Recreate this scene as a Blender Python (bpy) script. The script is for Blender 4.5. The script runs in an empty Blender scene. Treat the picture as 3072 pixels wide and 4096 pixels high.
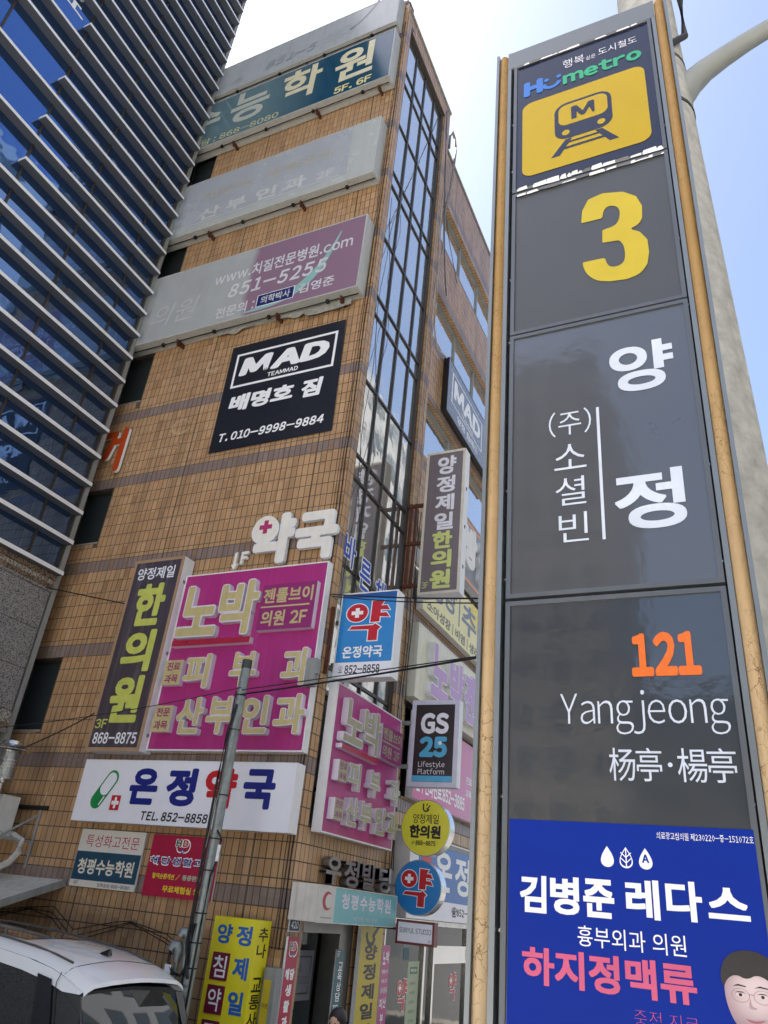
import bpy, math, random
import numpy as np
from mathutils import Matrix, Vector

random.seed(7)
rng = np.random.default_rng(7)
S = bpy.context.scene
COL = S.collection

# ------------------------------------------------------------------ camera
cam_d = bpy.data.cameras.new('camera')
cam = bpy.data.objects.new('camera', cam_d)
COL.objects.link(cam)
S.camera = cam
CAM = Vector((5.309, -8.942, 2.5))
cr = Vector((0.90797559, 0.40881586, 0.09192346))
cu_ = Vector((0.12029109, -0.46444941, 0.87739205))
cf = Vector((-0.40138558, 0.78559299, 0.47088563))
m = Matrix((cr, cu_, -cf)).transposed().to_4x4()
m.translation = CAM
cam.matrix_world = m
cam_d.sensor_fit = 'VERTICAL'
cam_d.sensor_height = 36.0
cam_d.lens = 2991.4 / 4096 * 36
cam_d.clip_start = 0.05
cam_d.clip_end = 2000

# ------------------------------------------------------------------ sky, sun, exposure
SUN_AZ = -95.0      # degrees from +y towards +x
SUN_EL = 58.0
w = bpy.data.worlds.new('World')
S.world = w
w.use_nodes = True
nt = w.node_tree
nt.nodes.clear()
sky = nt.nodes.new('ShaderNodeTexSky')
sky.sky_type = 'NISHITA'
sky.sun_disc = False
sky.sun_elevation = math.radians(SUN_EL)
sky.sun_rotation = math.radians(SUN_AZ)
sky.air_density = 0.8
sky.dust_density = 2.8
sky.ozone_density = 1.0
bg = nt.nodes.new('ShaderNodeBackground')
bg.inputs['Strength'].default_value = 0.07
wo = nt.nodes.new('ShaderNodeOutputWorld')
nt.links.new(sky.outputs[0], bg.inputs['Color'])
nt.links.new(bg.outputs[0], wo.inputs['Surface'])
sd = bpy.data.lights.new('sun', 'SUN')
sd.energy = 5.0
sd.angle = math.radians(0.5)
sd.color = (1.0, 0.95, 0.88)
sun = bpy.data.objects.new('sun', sd)
COL.objects.link(sun)
a, e = math.radians(SUN_AZ), math.radians(SUN_EL)
sdir = Vector((math.sin(a) * math.cos(e), math.cos(a) * math.cos(e), math.sin(e)))
sun.rotation_euler = (-sdir).to_track_quat('-Z', 'Y').to_euler()
sun.location = (0, 0, 60)
vs = S.view_settings
vs.view_transform = 'Standard'
vs.look = 'None'
vs.exposure = 2.45
vs.gamma = 1.0
vs.use_curve_mapping = False

# ------------------------------------------------------------------ helpers: materials
def lin(h, k=1.0):
    h = h.lstrip('#')
    out = []
    for i in (0, 2, 4):
        c = int(h[i:i + 2], 16) / 255
        c = c / 12.92 if c <= 0.04045 else ((c + 0.055) / 1.055) ** 2.4
        out.append(min(c * k, 0.9))
    return tuple(out) + (1.0,)

MATS = {}
def mat(name, col, rough=0.5, metal=0.0, noise=0.12, nscale=6.0, bump=0.0, bscale=40.0, streak=0.0,
        dirt=None, coat=0.0, spec=0.5):
    if name in MATS:
        return MATS[name]
    if isinstance(col, str):
        col = lin(col)
    mt = bpy.data.materials.new(name)
    mt.use_nodes = True
    n = mt.node_tree
    L = n.links.new
    b = n.nodes['Principled BSDF']
    b.inputs['Roughness'].default_value = rough
    b.inputs['Metallic'].default_value = metal
    b.inputs['Specular IOR Level'].default_value = spec
    if coat:
        b.inputs['Coat Weight'].default_value = coat
        b.inputs['Coat Roughness'].default_value = 0.05
    tc = n.nodes.new('ShaderNodeNewGeometry')
    last = None
    nz = n.nodes.new('ShaderNodeTexNoise')
    nz.inputs['Scale'].default_value = nscale
    nz.inputs['Detail'].default_value = 6
    nz.inputs['Roughness'].default_value = 0.62
    L(tc.outputs['Position'], nz.inputs['Vector'])
    mr = n.nodes.new('ShaderNodeMapRange')
    mr.inputs['From Min'].default_value = 0.3
    mr.inputs['From Max'].default_value = 0.7
    mr.inputs['To Min'].default_value = 1 - noise
    mr.inputs['To Max'].default_value = 1 + noise * 0.6
    L(nz.outputs['Fac'], mr.inputs['Value'])
    vm = n.nodes.new('ShaderNodeVectorMath')
    vm.operation = 'SCALE'
    vm.inputs[0].default_value = col[:3]
    L(mr.outputs[0], vm.inputs['Scale'])
    last = vm.outputs[0]
    if streak or dirt:
        mp = n.nodes.new('ShaderNodeMapping')
        mp.inputs['Scale'].default_value = (9, 9, 0.45)
        L(tc.outputs['Position'], mp.inputs['Vector'])
        n2 = n.nodes.new('ShaderNodeTexNoise')
        n2.inputs['Scale'].default_value = 1.6
        n2.inputs['Detail'].default_value = 7
        L(mp.outputs[0], n2.inputs['Vector'])
        r2 = n.nodes.new('ShaderNodeMapRange')
        r2.inputs['From Min'].default_value = 0.5
        r2.inputs['From Max'].default_value = 0.75
        r2.inputs['To Min'].default_value = 0.0
        r2.inputs['To Max'].default_value = streak if streak else 0.5
        L(n2.outputs['Fac'], r2.inputs['Value'])
        mx = n.nodes.new('ShaderNodeMixRGB')
        L(r2.outputs[0], mx.inputs['Fac'])
        L(last, mx.inputs['Color1'])
        mx.inputs['Color2'].default_value = lin(dirt) if dirt else (0.12, 0.1, 0.08, 1)
        last = mx.outputs[0]
    L(last, b.inputs['Base Color'])
    rr = n.nodes.new('ShaderNodeMapRange')
    rr.inputs['To Min'].default_value = max(0, rough - 0.08)
    rr.inputs['To Max'].default_value = min(1, rough + 0.1)
    L(nz.outputs['Fac'], rr.inputs['Value'])
    L(rr.outputs[0], b.inputs['Roughness'])
    if bump:
        n3 = n.nodes.new('ShaderNodeTexNoise')
        n3.inputs['Scale'].default_value = bscale
        n3.inputs['Detail'].default_value = 4
        L(tc.outputs['Position'], n3.inputs['Vector'])
        bp = n.nodes.new('ShaderNodeBump')
        bp.inputs['Strength'].default_value = 1.0
        bp.inputs['Distance'].default_value = bump
        L(n3.outputs['Fac'], bp.inputs['Height'])
        L(bp.outputs[0], b.inputs['Normal'])
    MATS[name] = mt
    return mt

def nodes_of(mt):
    return mt.node_tree.nodes, mt.node_tree.links.new, mt.node_tree.nodes['Principled BSDF']

def tile_mat():
    """glazed facade tile: every tile (snapped position) gets its own tint, plus soot streaks"""
    out = []
    for nm, c1, c2, c3 in (('tile_glaze_tan', '#bb966e', '#b38d66', '#c19e78'),
                           ('tile_glaze_band', '#8b7a74', '#857570', '#8f7f78')):
        mt = bpy.data.materials.new(nm)
        mt.use_nodes = True
        N, L, b = nodes_of(mt)
        g = N.new('ShaderNodeNewGeometry')
        oi = N.new('ShaderNodeObjectInfo')
        ad = N.new('ShaderNodeVectorMath'); ad.operation = 'ADD'
        ad.inputs[1].default_value = (100, 100, 0.0)
        L(g.outputs['Position'], ad.inputs[0])
        dv = N.new('ShaderNodeVectorMath'); dv.operation = 'DIVIDE'
        dv.inputs[1].default_value = (0.108, 0.108, 0.2125)
        L(ad.outputs[0], dv.inputs[0])
        fl = N.new('ShaderNodeVectorMath'); fl.operation = 'FLOOR'
        L(dv.outputs[0], fl.inputs[0])
        wn = N.new('ShaderNodeTexWhiteNoise')
        L(fl.outputs[0], wn.inputs['Vector'])
        cr_ = N.new('ShaderNodeValToRGB')
        cr_.color_ramp.elements[0].color = lin(c2)
        cr_.color_ramp.elements[1].color = lin(c3)
        el = cr_.color_ramp.elements.new(0.5); el.color = lin(c1)
        L(wn.outputs['Value'], cr_.inputs['Fac'])
        od = N.new('ShaderNodeMapRange'); od.inputs['From Min'].default_value = 0.955; od.inputs['From Max'].default_value = 0.96
        od.inputs['To Max'].default_value = 0.55
        wn2 = N.new('ShaderNodeTexWhiteNoise'); wn2.noise_dimensions = '4D'; wn2.inputs['W'].default_value = 3.7
        L(fl.outputs[0], wn2.inputs['Vector']); L(wn2.outputs['Value'], od.inputs['Value'])
        mo = N.new('ShaderNodeMixRGB'); L(od.outputs[0], mo.inputs['Fac']); L(cr_.outputs[0], mo.inputs['Color1'])
        mo.inputs['Color2'].default_value = lin('#94704f')
        # long dark runs under fixings
        mp3 = N.new('ShaderNodeMapping'); mp3.inputs['Scale'].default_value = (5.5, 5.5, 0.22)
        L(g.outputs['Position'], mp3.inputs['Vector'])
        nz3 = N.new('ShaderNodeTexNoise'); nz3.inputs['Scale'].default_value = 1.7; nz3.inputs['Detail'].default_value = 4
        L(mp3.outputs[0], nz3.inputs['Vector'])
        mr3 = N.new('ShaderNodeMapRange'); mr3.inputs['From Min'].default_value = 0.60; mr3.inputs['From Max'].default_value = 0.74
        mr3.inputs['To Max'].default_value = 0.55
        L(nz3.outputs['Fac'], mr3.inputs['Value'])
        mo3 = N.new('ShaderNodeMixRGB'); L(mr3.outputs[0], mo3.inputs['Fac']); L(mo.outputs[0], mo3.inputs['Color1'])
        mo3.inputs['Color2'].default_value = (0.085, 0.06, 0.042, 1)
        # grime streaks running down
        mp = N.new('ShaderNodeMapping'); mp.inputs['Scale'].default_value = (2.6, 2.6, 0.28)
        L(g.outputs['Position'], mp.inputs['Vector'])
        nz = N.new('ShaderNodeTexNoise'); nz.inputs['Scale'].default_value = 1.3; nz.inputs['Detail'].default_value = 8
        nz.inputs['Roughness'].default_value = 0.65
        L(mp.outputs[0], nz.inputs['Vector'])
        mr = N.new('ShaderNodeMapRange')
        mr.inputs['From Min'].default_value = 0.42; mr.inputs['From Max'].default_value = 0.78
        mr.inputs['To Min'].default_value = 0.0; mr.inputs['To Max'].default_value = 0.5
        L(nz.outputs['Fac'], mr.inputs['Value'])
        mx = N.new('ShaderNodeMixRGB')
        mx.inputs['Color2'].default_value = (0.10, 0.068, 0.045, 1)
        L(mr.outputs[0], mx.inputs['Fac']); L(mo3.outputs[0], mx.inputs['Color1'])
        n4 = N.new('ShaderNodeTexNoise'); n4.inputs['Scale'].default_value = 60; n4.inputs['Detail'].default_value = 4
        L(g.outputs['Position'], n4.inputs['Vector'])
        m4 = N.new('ShaderNodeMapRange'); m4.inputs['To Min'].default_value = 0.86; m4.inputs['To Max'].default_value = 1.12
        L(n4.outputs['Fac'], m4.inputs['Value'])
        sc = N.new('ShaderNodeVectorMath'); sc.operation = 'SCALE'
        L(mx.outputs[0], sc.inputs[0]); L(m4.outputs[0], sc.inputs['Scale'])
        L(sc.outputs[0], b.inputs['Base Color'])
        b.inputs['Roughness'].default_value = 0.28
        b.inputs['Specular IOR Level'].default_value = 0.3
        n5 = N.new('ShaderNodeTexNoise'); n5.inputs['Scale'].default_value = 14
        L(g.outputs['Position'], n5.inputs['Vector'])
        bp = N.new('ShaderNodeBump'); bp.inputs['Distance'].default_value = 0.0015; bp.inputs['Strength'].default_value = 0.8
        L(n5.outputs['Fac'], bp.inputs['Height']); L(bp.outputs[0], b.inputs['Normal'])
        out.append(mt)
    return out

def glass_mat(name, tint, metal, rough=0.015, wave=0.004, wscale=1.6):
    if name in MATS:
        return MATS[name]
    mt = bpy.data.materials.new(name)
    mt.use_nodes = True
    N, L, b = nodes_of(mt)
    b.inputs['Base Color'].default_value = tint
    b.inputs['Metallic'].default_value = metal
    b.inputs['Roughness'].default_value = rough
    b.inputs['Specular IOR Level'].default_value = 0.9
    g = N.new('ShaderNodeNewGeometry')
    n5 = N.new('ShaderNodeTexNoise'); n5.inputs['Scale'].default_value = wscale; n5.inputs['Detail'].default_value = 2
    L(g.outputs['Position'], n5.inputs['Vector'])
    bp = N.new('ShaderNodeBump'); bp.inputs['Distance'].default_value = wave; bp.inputs['Strength'].default_value = 1
    L(n5.outputs['Fac'], bp.inputs['Height']); L(bp.outputs[0], b.inputs['Normal'])
    nd = N.new('ShaderNodeTexNoise'); nd.inputs['Scale'].default_value = 3.0; nd.inputs['Detail'].default_value = 8
    L(g.outputs['Position'], nd.inputs['Vector'])
    md = N.new('ShaderNodeMapRange'); md.inputs['From Min'].default_value = 0.45; md.inputs['From Max'].default_value = 0.8
    md.inputs['To Min'].default_value = rough; md.inputs['To Max'].default_value = rough + 0.12
    L(nd.outputs['Fac'], md.inputs['Value']); L(md.outputs[0], b.inputs['Roughness'])
    MATS[name] = mt
    return mt

def fade_reflection_mat(name, ca, cb, x0, x1, axis=0, rough=0.3, stain='#6d6a63', sk=0.35, jag=0.35):
    """a printed face going from colour ca to cb between x0 and x1 (bleaching; painted sky reflection on the teal sign), with rain streaks"""
    mt = mat(name, ca, rough=rough, noise=0.08, nscale=2.0, streak=sk, dirt=stain)
    N, L, b = nodes_of(mt)
    src = b.inputs['Base Color'].links[0].from_socket
    g = N.new('ShaderNodeNewGeometry')
    sp = N.new('ShaderNodeSeparateXYZ'); L(g.outputs['Position'], sp.inputs[0])
    nz = N.new('ShaderNodeTexNoise'); nz.inputs['Scale'].default_value = 2.2; nz.inputs['Detail'].default_value = 6
    L(g.outputs['Position'], nz.inputs['Vector'])
    ml = N.new('ShaderNodeMath'); ml.operation = 'MULTIPLY_ADD'
    L(nz.outputs['Fac'], ml.inputs[0]); ml.inputs[1].default_value = jag; L(sp.outputs[axis], ml.inputs[2])
    mr = N.new('ShaderNodeMapRange'); mr.inputs['From Min'].default_value = x0 + jag / 2; mr.inputs['From Max'].default_value = x1 + jag / 2
    L(ml.outputs[0], mr.inputs['Value'])
    mx = N.new('ShaderNodeMixRGB'); L(mr.outputs[0], mx.inputs['Fac']); L(src, mx.inputs['Color1'])
    mx.inputs['Color2'].default_value = lin(cb)
    L(mx.outputs[0], b.inputs['Base Color'])
    return mt

# ------------------------------------------------------------------ helpers: geometry
def FL(y0=0.0, x0=0.0):     # front-facing frame: u along +x, outwards -y
    return ((x0, y0, 0.0), (1, 0, 0), (0, -1, 0))
def FR(x0=0.0):             # side frame: u along +y, outwards +x
    return ((x0, 0.0, 0.0), (0, 1, 0), (1, 0, 0))
def P(F, u, v, n):
    o, U, N = F
    return (o[0] + U[0] * u + N[0] * n, o[1] + U[1] * u + N[1] * n, o[2] + v)

_TC = {}
def glyph(ch, bold, ext, shear, res):
    k = (ch, bold, ext, shear, res)
    if k not in _TC:
        c = bpy.data.curves.new('t', 'FONT')
        c.body = ch; c.offset = bold; c.extrude = 0.5 if ext else 0.0
        c.resolution_u = res; c.shear = shear
        ob = bpy.data.objects.new('t', c)
        me = ob.to_mesh()
        V = np.zeros(len(me.vertices) * 3); me.vertices.foreach_get('co', V); V = V.reshape(-1, 3)
        Fc = [tuple(p.vertices) for p in me.polygons]
        nz = [p.normal.z for p in me.polygons]
        ob.to_mesh_clear()
        bpy.data.objects.remove(ob); bpy.data.curves.remove(c)
        _TC[k] = (V, Fc, nz)
    return _TC[k]
def text_arr(body, bold=0.0, ext=False, shear=0.0, res=3, space=1.0):
    """lay characters out one by one; latin letters and digits use the gothic full width forms, set proportionally"""
    Vs = []; Fs = []; Ns = []; pen = 0.0; k = 0
    for ch in body:
        if ch == ' ':
            pen += 0.28 * space; continue
        asc = 33 <= ord(ch) <= 126
        V, Fc, nz = glyph(chr(ord(ch) + 0xFEE0) if asc else ch, bold, ext, shear, res)
        if not len(V): continue
        lo, hi = V[:, 0].min(), V[:, 0].max()
        W = V.copy()
        if asc:
            W[:, 0] += pen - lo + 0.045
            pen += (hi - lo) * 1.0 + (0.09 if ch not in 'j' else 0.07) * (space * 3 - 2) - (0.10 if ch == 'g' and 'Yangj' in body else 0)
        else:
            W[:, 0] += pen
            pen += 0.92 * space
        Vs.append(W); Fs += [tuple(i + k for i in f) for f in Fc]; Ns += nz; k += len(V)
    return np.concatenate(Vs), Fs, Ns

class G:
    def __init__(self):
        self.v = []; self.f = []; self.m = []; self.smooth = False
    def add(self, pts, faces, mi=0):
        k = len(self.v)
        self.v.extend(pts)
        for i, fc in enumerate(faces):
            self.f.append(tuple(k + j for j in fc))
            self.m.append(mi if isinstance(mi, int) else mi[i])
        return self
    def box(self, F, u0, u1, v0, v1, n0, n1, mi=0, mf=None):
        p = [P(F, u, v, n) for n in (n0, n1) for v in (v0, v1) for u in (u0, u1)]
        fs = [(0, 2, 3, 1), (4, 5, 7, 6), (0, 1, 5, 4), (2, 6, 7, 3), (0, 4, 6, 2), (1, 3, 7, 5)]
        return self.add(p, fs, [mi, mi if mf is None else mf, mi, mi, mi, mi])
    def quad(self, F, u0, u1, v0, v1, n, mi=0):
        return self.add([P(F, u0, v0, n), P(F, u1, v0, n), P(F, u1, v1, n), P(F, u0, v1, n)], [(0, 1, 2, 3)], mi)
    def prism(self, F, pts, n0, n1, mf=0, ms=0):
        k = len(pts)
        a_ = [P(F, u, v, n1) for u, v in pts]; b_ = [P(F, u, v, n0) for u, v in pts]
        fs = [tuple(range(k)), tuple(range(2 * k - 1, k - 1, -1))]
        fs += [(i, k + i, k + (i + 1) % k, (i + 1) % k) for i in range(k)]
        return self.add(a_ + b_, fs, [mf, ms] + [ms] * k)
    def poly(self, F, pts, n, mi=0):
        return self.add([P(F, u, v, n) for u, v in pts], [tuple(range(len(pts)))], mi)
    def disc(self, F, cu0, cv0, r, n0, n1, mf=0, ms=0, seg=40, rv=None):
        rv = rv or r
        pts = [(cu0 + r * math.cos(2 * math.pi * i / seg), cv0 + rv * math.sin(2 * math.pi * i / seg)) for i in range(seg)]
        return self.prism(F, pts, n0, n1, mf, ms)
    def ring(self, F, c, r0, r1, n, mi=0, seg=36, a0=0, a1=360, rv=1.0):
        p = []; fs = []
        for i in range(seg + 1):
            t = math.radians(a0 + (a1 - a0) * i / seg)
            for r in (r0, r1):
                p.append(P(F, c[0] + r * math.cos(t), c[1] + rv * r * math.sin(t), n))
        for i in range(seg):
            fs.append((2 * i, 2 * i + 1, 2 * i + 3, 2 * i + 2))
        return self.add(p, fs, mi)
    def stroke(self, F, pts, wd, n, mi=0):
        for (a_, b_) in zip(pts[:-1], pts[1:]):
            dx, dy = b_[0] - a_[0], b_[1] - a_[1]
            l = math.hypot(dx, dy) or 1; ox, oy = -dy / l * wd / 2, dx / l * wd / 2
            ex, ey = dx / l * wd / 2, dy / l * wd / 2
            self.poly(F, [(a_[0] - ex + ox, a_[1] - ey + oy), (a_[0] - ex - ox, a_[1] - ey - oy),
                          (b_[0] + ex - ox, b_[1] + ey - oy), (b_[0] + ex + ox, b_[1] + ey + oy)][::-1], n, mi)
            n += 0.00012
        return self
    def tube(self, path, r, seg=8, mi=0, caps=True):
        path = [Vector(p) for p in path]
        rings = []
        n = len(path)
        up = Vector((0, 0, 1))
        for i, p in enumerate(path):
            t = (path[min(i + 1, n - 1)] - path[max(i - 1, 0)]).normalized()
            a_ = t.cross(up)
            if a_.length < 0.05:
                a_ = t.cross(Vector((1, 0, 0)))
            a_.normalize(); b_ = a_.cross(t)
            rr = r[i] if isinstance(r, (list, tuple)) else r
            rings.append([tuple(p + (a_ * math.cos(2 * math.pi * j / seg) + b_ * math.sin(2 * math.pi * j / seg)) * rr) for j in range(seg)])
        pts = [q for rg in rings for q in rg]
        fs = []
        for i in range(n - 1):
            for j in range(seg):
                fs.append((i * seg + j, (i + 1) * seg + j, (i + 1) * seg + (j + 1) % seg, i * seg + (j + 1) % seg))
        if caps:
            fs.append(tuple(range(seg))); fs.append(tuple(range((n - 1) * seg, n * seg))[::-1])
        self.smooth = True
        return self.add(pts, fs, mi)
    def text(self, F, body, u0, v0, u1, v1, n0, n1=None, bold=0.0, shear=0.0, mf=0, ms=0, res=3, space=1.0):
        """flat or extruded text fitted to a box; weight is added with slightly shifted copies"""
        b0 = min(bold, 0.015)
        V, Fc, nz = text_arr(body, b0, n1 is not None, shear, res, space)
        lo, hi = V.min(0), V.max(0)
        d = max(bold - 0.015, 0.0)
        sh = [(0, 0)]
        if d > 0:
            q = d * 0.72
            sh += [(-q, -q), (q, q), (-q, q), (q, -q)]
            if d > 0.028:
                sh += [(d, 0), (-d, 0), (0, d), (0, -d)]
        sx = (u1 - u0) / (hi[0] - lo[0] + 2 * d); sy = (v1 - v0) / (hi[1] - lo[1] + 2 * d)
        dn = 0.00006
        for k, (ox, oy) in enumerate(sh):
            pts = []
            for x, y, z in V:
                n = n0 + k * dn if n1 is None else (n0 + (z + 0.5) * (n1 - n0 + k * dn * 2))
                pts.append(P(F, u0 + (x - lo[0] + d + ox) * sx, v0 + (y - lo[1] + d + oy) * sy, n))
            self.add(pts, Fc, [mf if z > 0.7 else ms for z in nz] if n1 is not None else mf)
        return self

ROOTS = {}
def part(name, g, mats, parent=None, label=None, kind=None, cat=None, group=None, bevel=0.0):
    if not isinstance(mats, (list, tuple)):
        mats = [mats]
    me = bpy.data.meshes.new(name)
    off = Vector((0, 0, 0))
    p = parent
    while p is not None:
        off += p.location
        p = p.parent
    V = np.array(g.v, dtype=float) - np.array(off)
    me.from_pydata(V.tolist(), [], g.f)
    for mt in mats:
        me.materials.append(mt)
    me.polygons.foreach_set('material_index', g.m)
    if g.smooth:
        me.polygons.foreach_set('use_smooth', [True] * len(g.f))
        me.set_sharp_from_angle(angle=math.radians(38))
    me.update()
    ob = bpy.data.objects.new(name, me)
    COL.objects.link(ob)
    ob.parent = parent
    tag(ob, label, cat, group, kind)
    if bevel:
        md = ob.modifiers.new('bevel', 'BEVEL'); md.width = bevel; md.segments = 2; md.limit_method = 'ANGLE'
    return ob
def tag(o, label=None, cat=None, group=None, kind=None):
    if label: o['label'] = label
    if cat: o['category'] = cat
    if group: o['group'] = group
    if kind: o['kind'] = kind
    return o
def thing(name, label, cat, loc, group=None):
    o = bpy.data.objects.new(name, None)
    COL.objects.link(o)
    o.location = loc
    o.empty_display_size = 0.2
    return tag(o, label, cat, group)

def T(parent, F, body, u0, v0, u1, v1, n, mt, bold=0.02, shear=0.0, res=3, name='lettering', space=1.0):
    return part(name, G().text(F, body, u0, v0, u1, v1, n, None, bold, shear, res=res, space=space), mt, parent)
def LET(parent, F, ch, u0, v0, u1, v1, n0, n1, front, side, bold=0.03):
    du = (u1 - u0) * 0.018; dv = (v1 - v0) * 0.018
    g = G().text(F, ch, u0 - du, v0 - dv, u1 + du, v1 + dv, n0, n1 - 0.002, bold + 0.018, mf=1, ms=1, res=4)
    g.text(F, ch, u0, v0, u1, v1, n1, None, bold, mf=0, res=4)
    return part('letter', g, [front, side], parent)
def VT(parent, F, chars, u0, u1, vtop, vbot, n, mt, gap=0.12, bold=0.02, name='lettering'):
    """vertical text: one character per cell"""
    h = (vtop - vbot) / len(chars)
    g = G()
    for i, c in enumerate(chars):
        if c == ' ':
            continue
        g.text(F, c, u0, vtop - (i + 1) * h + gap * h / 2, u1, vtop - i * h - gap * h / 2, n, None, bold)
    return part(name, g, mt, parent)

def sag(a_, b_, s, n=14):
    a_, b_ = Vector(a_), Vector(b_)
    return [tuple(a_.lerp(b_, i / n) - Vector((0, 0, s * 4 * (i / n) * (1 - i / n)))) for i in range(n + 1)]

# ------------------------------------------------------------------ palette
M_TAN, M_BAND = tile_mat()
M_GROUT = mat('grout', '#5d5448', rough=0.9, noise=0.3, nscale=5, streak=0.5, dirt='#26211b')
M_CONC = mat('concrete', '#9b978e', rough=0.85, noise=0.2, nscale=7, bump=0.002, bscale=60, streak=0.45, dirt='#6a665e')
M_WHITE = mat('white_metal', '#e4e6e8', rough=0.4, noise=0.05, streak=0.25, dirt='#a8a79f')
M_CASE = mat('sign_case_grey', '#b4b6b2', rough=0.45, noise=0.08, streak=0.35, dirt='#6f6f6a')
M_SIGNW = mat('sign_white', '#e9ebf6', rough=0.3, noise=0.03, nscale=2, streak=0.06, dirt='#c0c0c8')
M_GREYFRAME = mat('grey_frame', '#8d9190', rough=0.5, noise=0.12, streak=0.4, dirt='#4a4741')
M_DFRAME = mat('bronze_aluminium', '#45403c', rough=0.38, metal=0.5, noise=0.15, nscale=9, streak=0.2, dirt='#6b655c')
M_RUST = mat('rusty_steel', '#5a2f1c', rough=0.8, noise=0.4, nscale=25, streak=0.5, dirt='#2b1a12')
M_BLACK = mat('black_rubber', '#141517', rough=0.55, noise=0.2)
M_WIREG = mat('grey_cable', '#8b8980', rough=0.6, noise=0.2)
M_GALV = mat('galvanised_steel', '#8f9897', rough=0.42, metal=0.55, noise=0.25, nscale=14, streak=0.35, dirt='#5c5f5c', bump=0.0008, bscale=70)
M_STEEL = mat('stainless_steel', '#c9c9c6', rough=0.18, metal=0.95, noise=0.12, nscale=5)
M_ASPH = mat('asphalt', '#5a5a5a', rough=0.9, noise=0.25, nscale=2, bump=0.004, bscale=80)
M_PAVE = mat('paving', '#8a857d', rough=0.85, noise=0.2, nscale=3)
M_DARK = mat('dark_interior', '#0e0f12', rough=0.7, noise=0.2)
M_RED = mat('print_red', '#c01826', rough=0.35, noise=0.04)
M_PWHITE = mat('print_white', '#f0f2f8', rough=0.35, noise=0.03)
M_PBLACK = mat('print_black', '#16171a', rough=0.4, noise=0.05)
M_NAVY = mat('print_navy', '#101f7c', rough=0.35, noise=0.04)
M_YEL = mat('print_yellow', '#e6dc28', rough=0.38, noise=0.05, streak=0.06, dirt='#8f8830')
M_KHAKI = mat('khaki_acrylic', '#c3b682', rough=0.3, noise=0.1, nscale=5, streak=0.3, dirt='#8d8358')
M_GLASS = glass_mat('window_glass', (0.70, 0.70, 0.67, 1), 0.88, 0.03, 0.003, 2.2)
M_GLASSD = glass_mat('dark_window_glass', (0.03, 0.038, 0.04, 1), 0.05, 0.03, 0.003, 2.0)
M_GLASSD.node_tree.nodes['Principled BSDF'].inputs['Specular IOR Level'].default_value = 0.3
M_BLUEG = glass_mat('blue_mirror_glass', (0.11, 0.21, 0.45, 1), 0.92, 0.012, 0.006, 1.3)

# ------------------------------------------------------------------ ground
g = G(); g.add([(-400, -400, 0), (400, -400, 0), (400, 400, 0), (-400, 400, 0)], [(0, 1, 2, 3)])
part('ground', g, M_ASPH, kind='structure')
g = G(); g.box(FL(-0.4), -9, 4.6, 0.0, 0.13, 0.0, 0.9); 
part('pavement', g, M_PAVE, kind='structure')
g = G(); g.box(FR(0), -0.4, 14, 0.0, 0.13, 0.0, 4.6)
part('pavement', g, M_PAVE, kind='structure')
g = G(); g.box(FL(-5.9), 2.5, 9, 0.0, 0.15, 0.0, 4.5)
part('kerb_island', g, M_PAVE, kind='structure')
g = G(); g.box(FL(-12.5), -45, 60, 0.0, 0.12, 0.0, 25.0)
part('bounce_slab', g, mat('pale_bounce_fill', '#c4bfb4', rough=.8, noise=.12, nscale=2), kind='structure')  # added pale slab out of view, bounces sunlight back onto the facades

# ================================================================== tiled corner building
B = thing('tiled_office_building', 'six storey corner building clad in tan tiles with grey tile bands and sign boards', 'building', (0, 0, 0))
PT, JT = 0.108, 0.0150
bands = [2.44, 4.04, 5.83, 7.41, 9.19, 10.78, 12.56, 14.15, 15.93, 17.52, 19.30, 20.89]
def rows(zlo, zhi):
    out = []
    z = bands[0]
    while z > zlo - 0.2:
        out.append((z - 0.2125, z, 0)); z -= 0.2125
    for i, b_ in enumerate(bands):
        out.append((b_, b_ + 0.2125, 1))
        top = bands[i + 1] if i + 1 < len(bands) else 22.3
        z = top
        while z > b_ + 0.2125 + 1e-4:
            z0 = max(z - 0.2125, b_ + 0.2125)
            if z - z0 > 0.03:
                out.append((z0, z, 0))
            z = z0
    r = []
    for z0, z1, k in out:
        z0, z1 = max(z0, zlo), min(z1, zhi)
        if z1 - z0 > 0.03:
            r.append((z0, z1, k))
    return r
def sub_rect(r, ops):
    """clip a tile against openings; drops what lies inside"""
    u0, u1, v0, v1 = r
    for (a0, a1, b0, b1) in ops:
        if u1 <= a0 or u0 >= a1 or v1 <= b0 or v0 >= b1:
            continue
        iu = min(u1, a1) - max(u0, a0); iv = min(v1, b1) - max(v0, b0)
        if iu >= (u1 - u0) * 0.98:
            if b0 > v0 + 0.02: v1 = b0
            elif b1 < v1 - 0.02: v0 = b1
            else: return None
        elif iv >= (v1 - v0) * 0.9 or True:
            if a0 > u0 + 0.01 and a1 >= u1: u1 = a0
            elif a1 < u1 - 0.01 and a0 <= u0: u0 = a1
    if u1 - u0 < 0.025 or v1 - v0 < 0.025:
        return None
    return (u0, u1, v0, v1)
LEFT_WIN = [(-6.9, -5.1, 4.585, 5.83), (-6.9, -5.1, 8.0, 9.19), (-6.9, -5.1, 11.24, 12.56), (-6.9, -5.1, 14.6, 15.93), (-6.9, -5.02, 17.9, 19.3)]
tiles = []   # (frame, u0,u1,v0,v1,kind)
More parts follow.
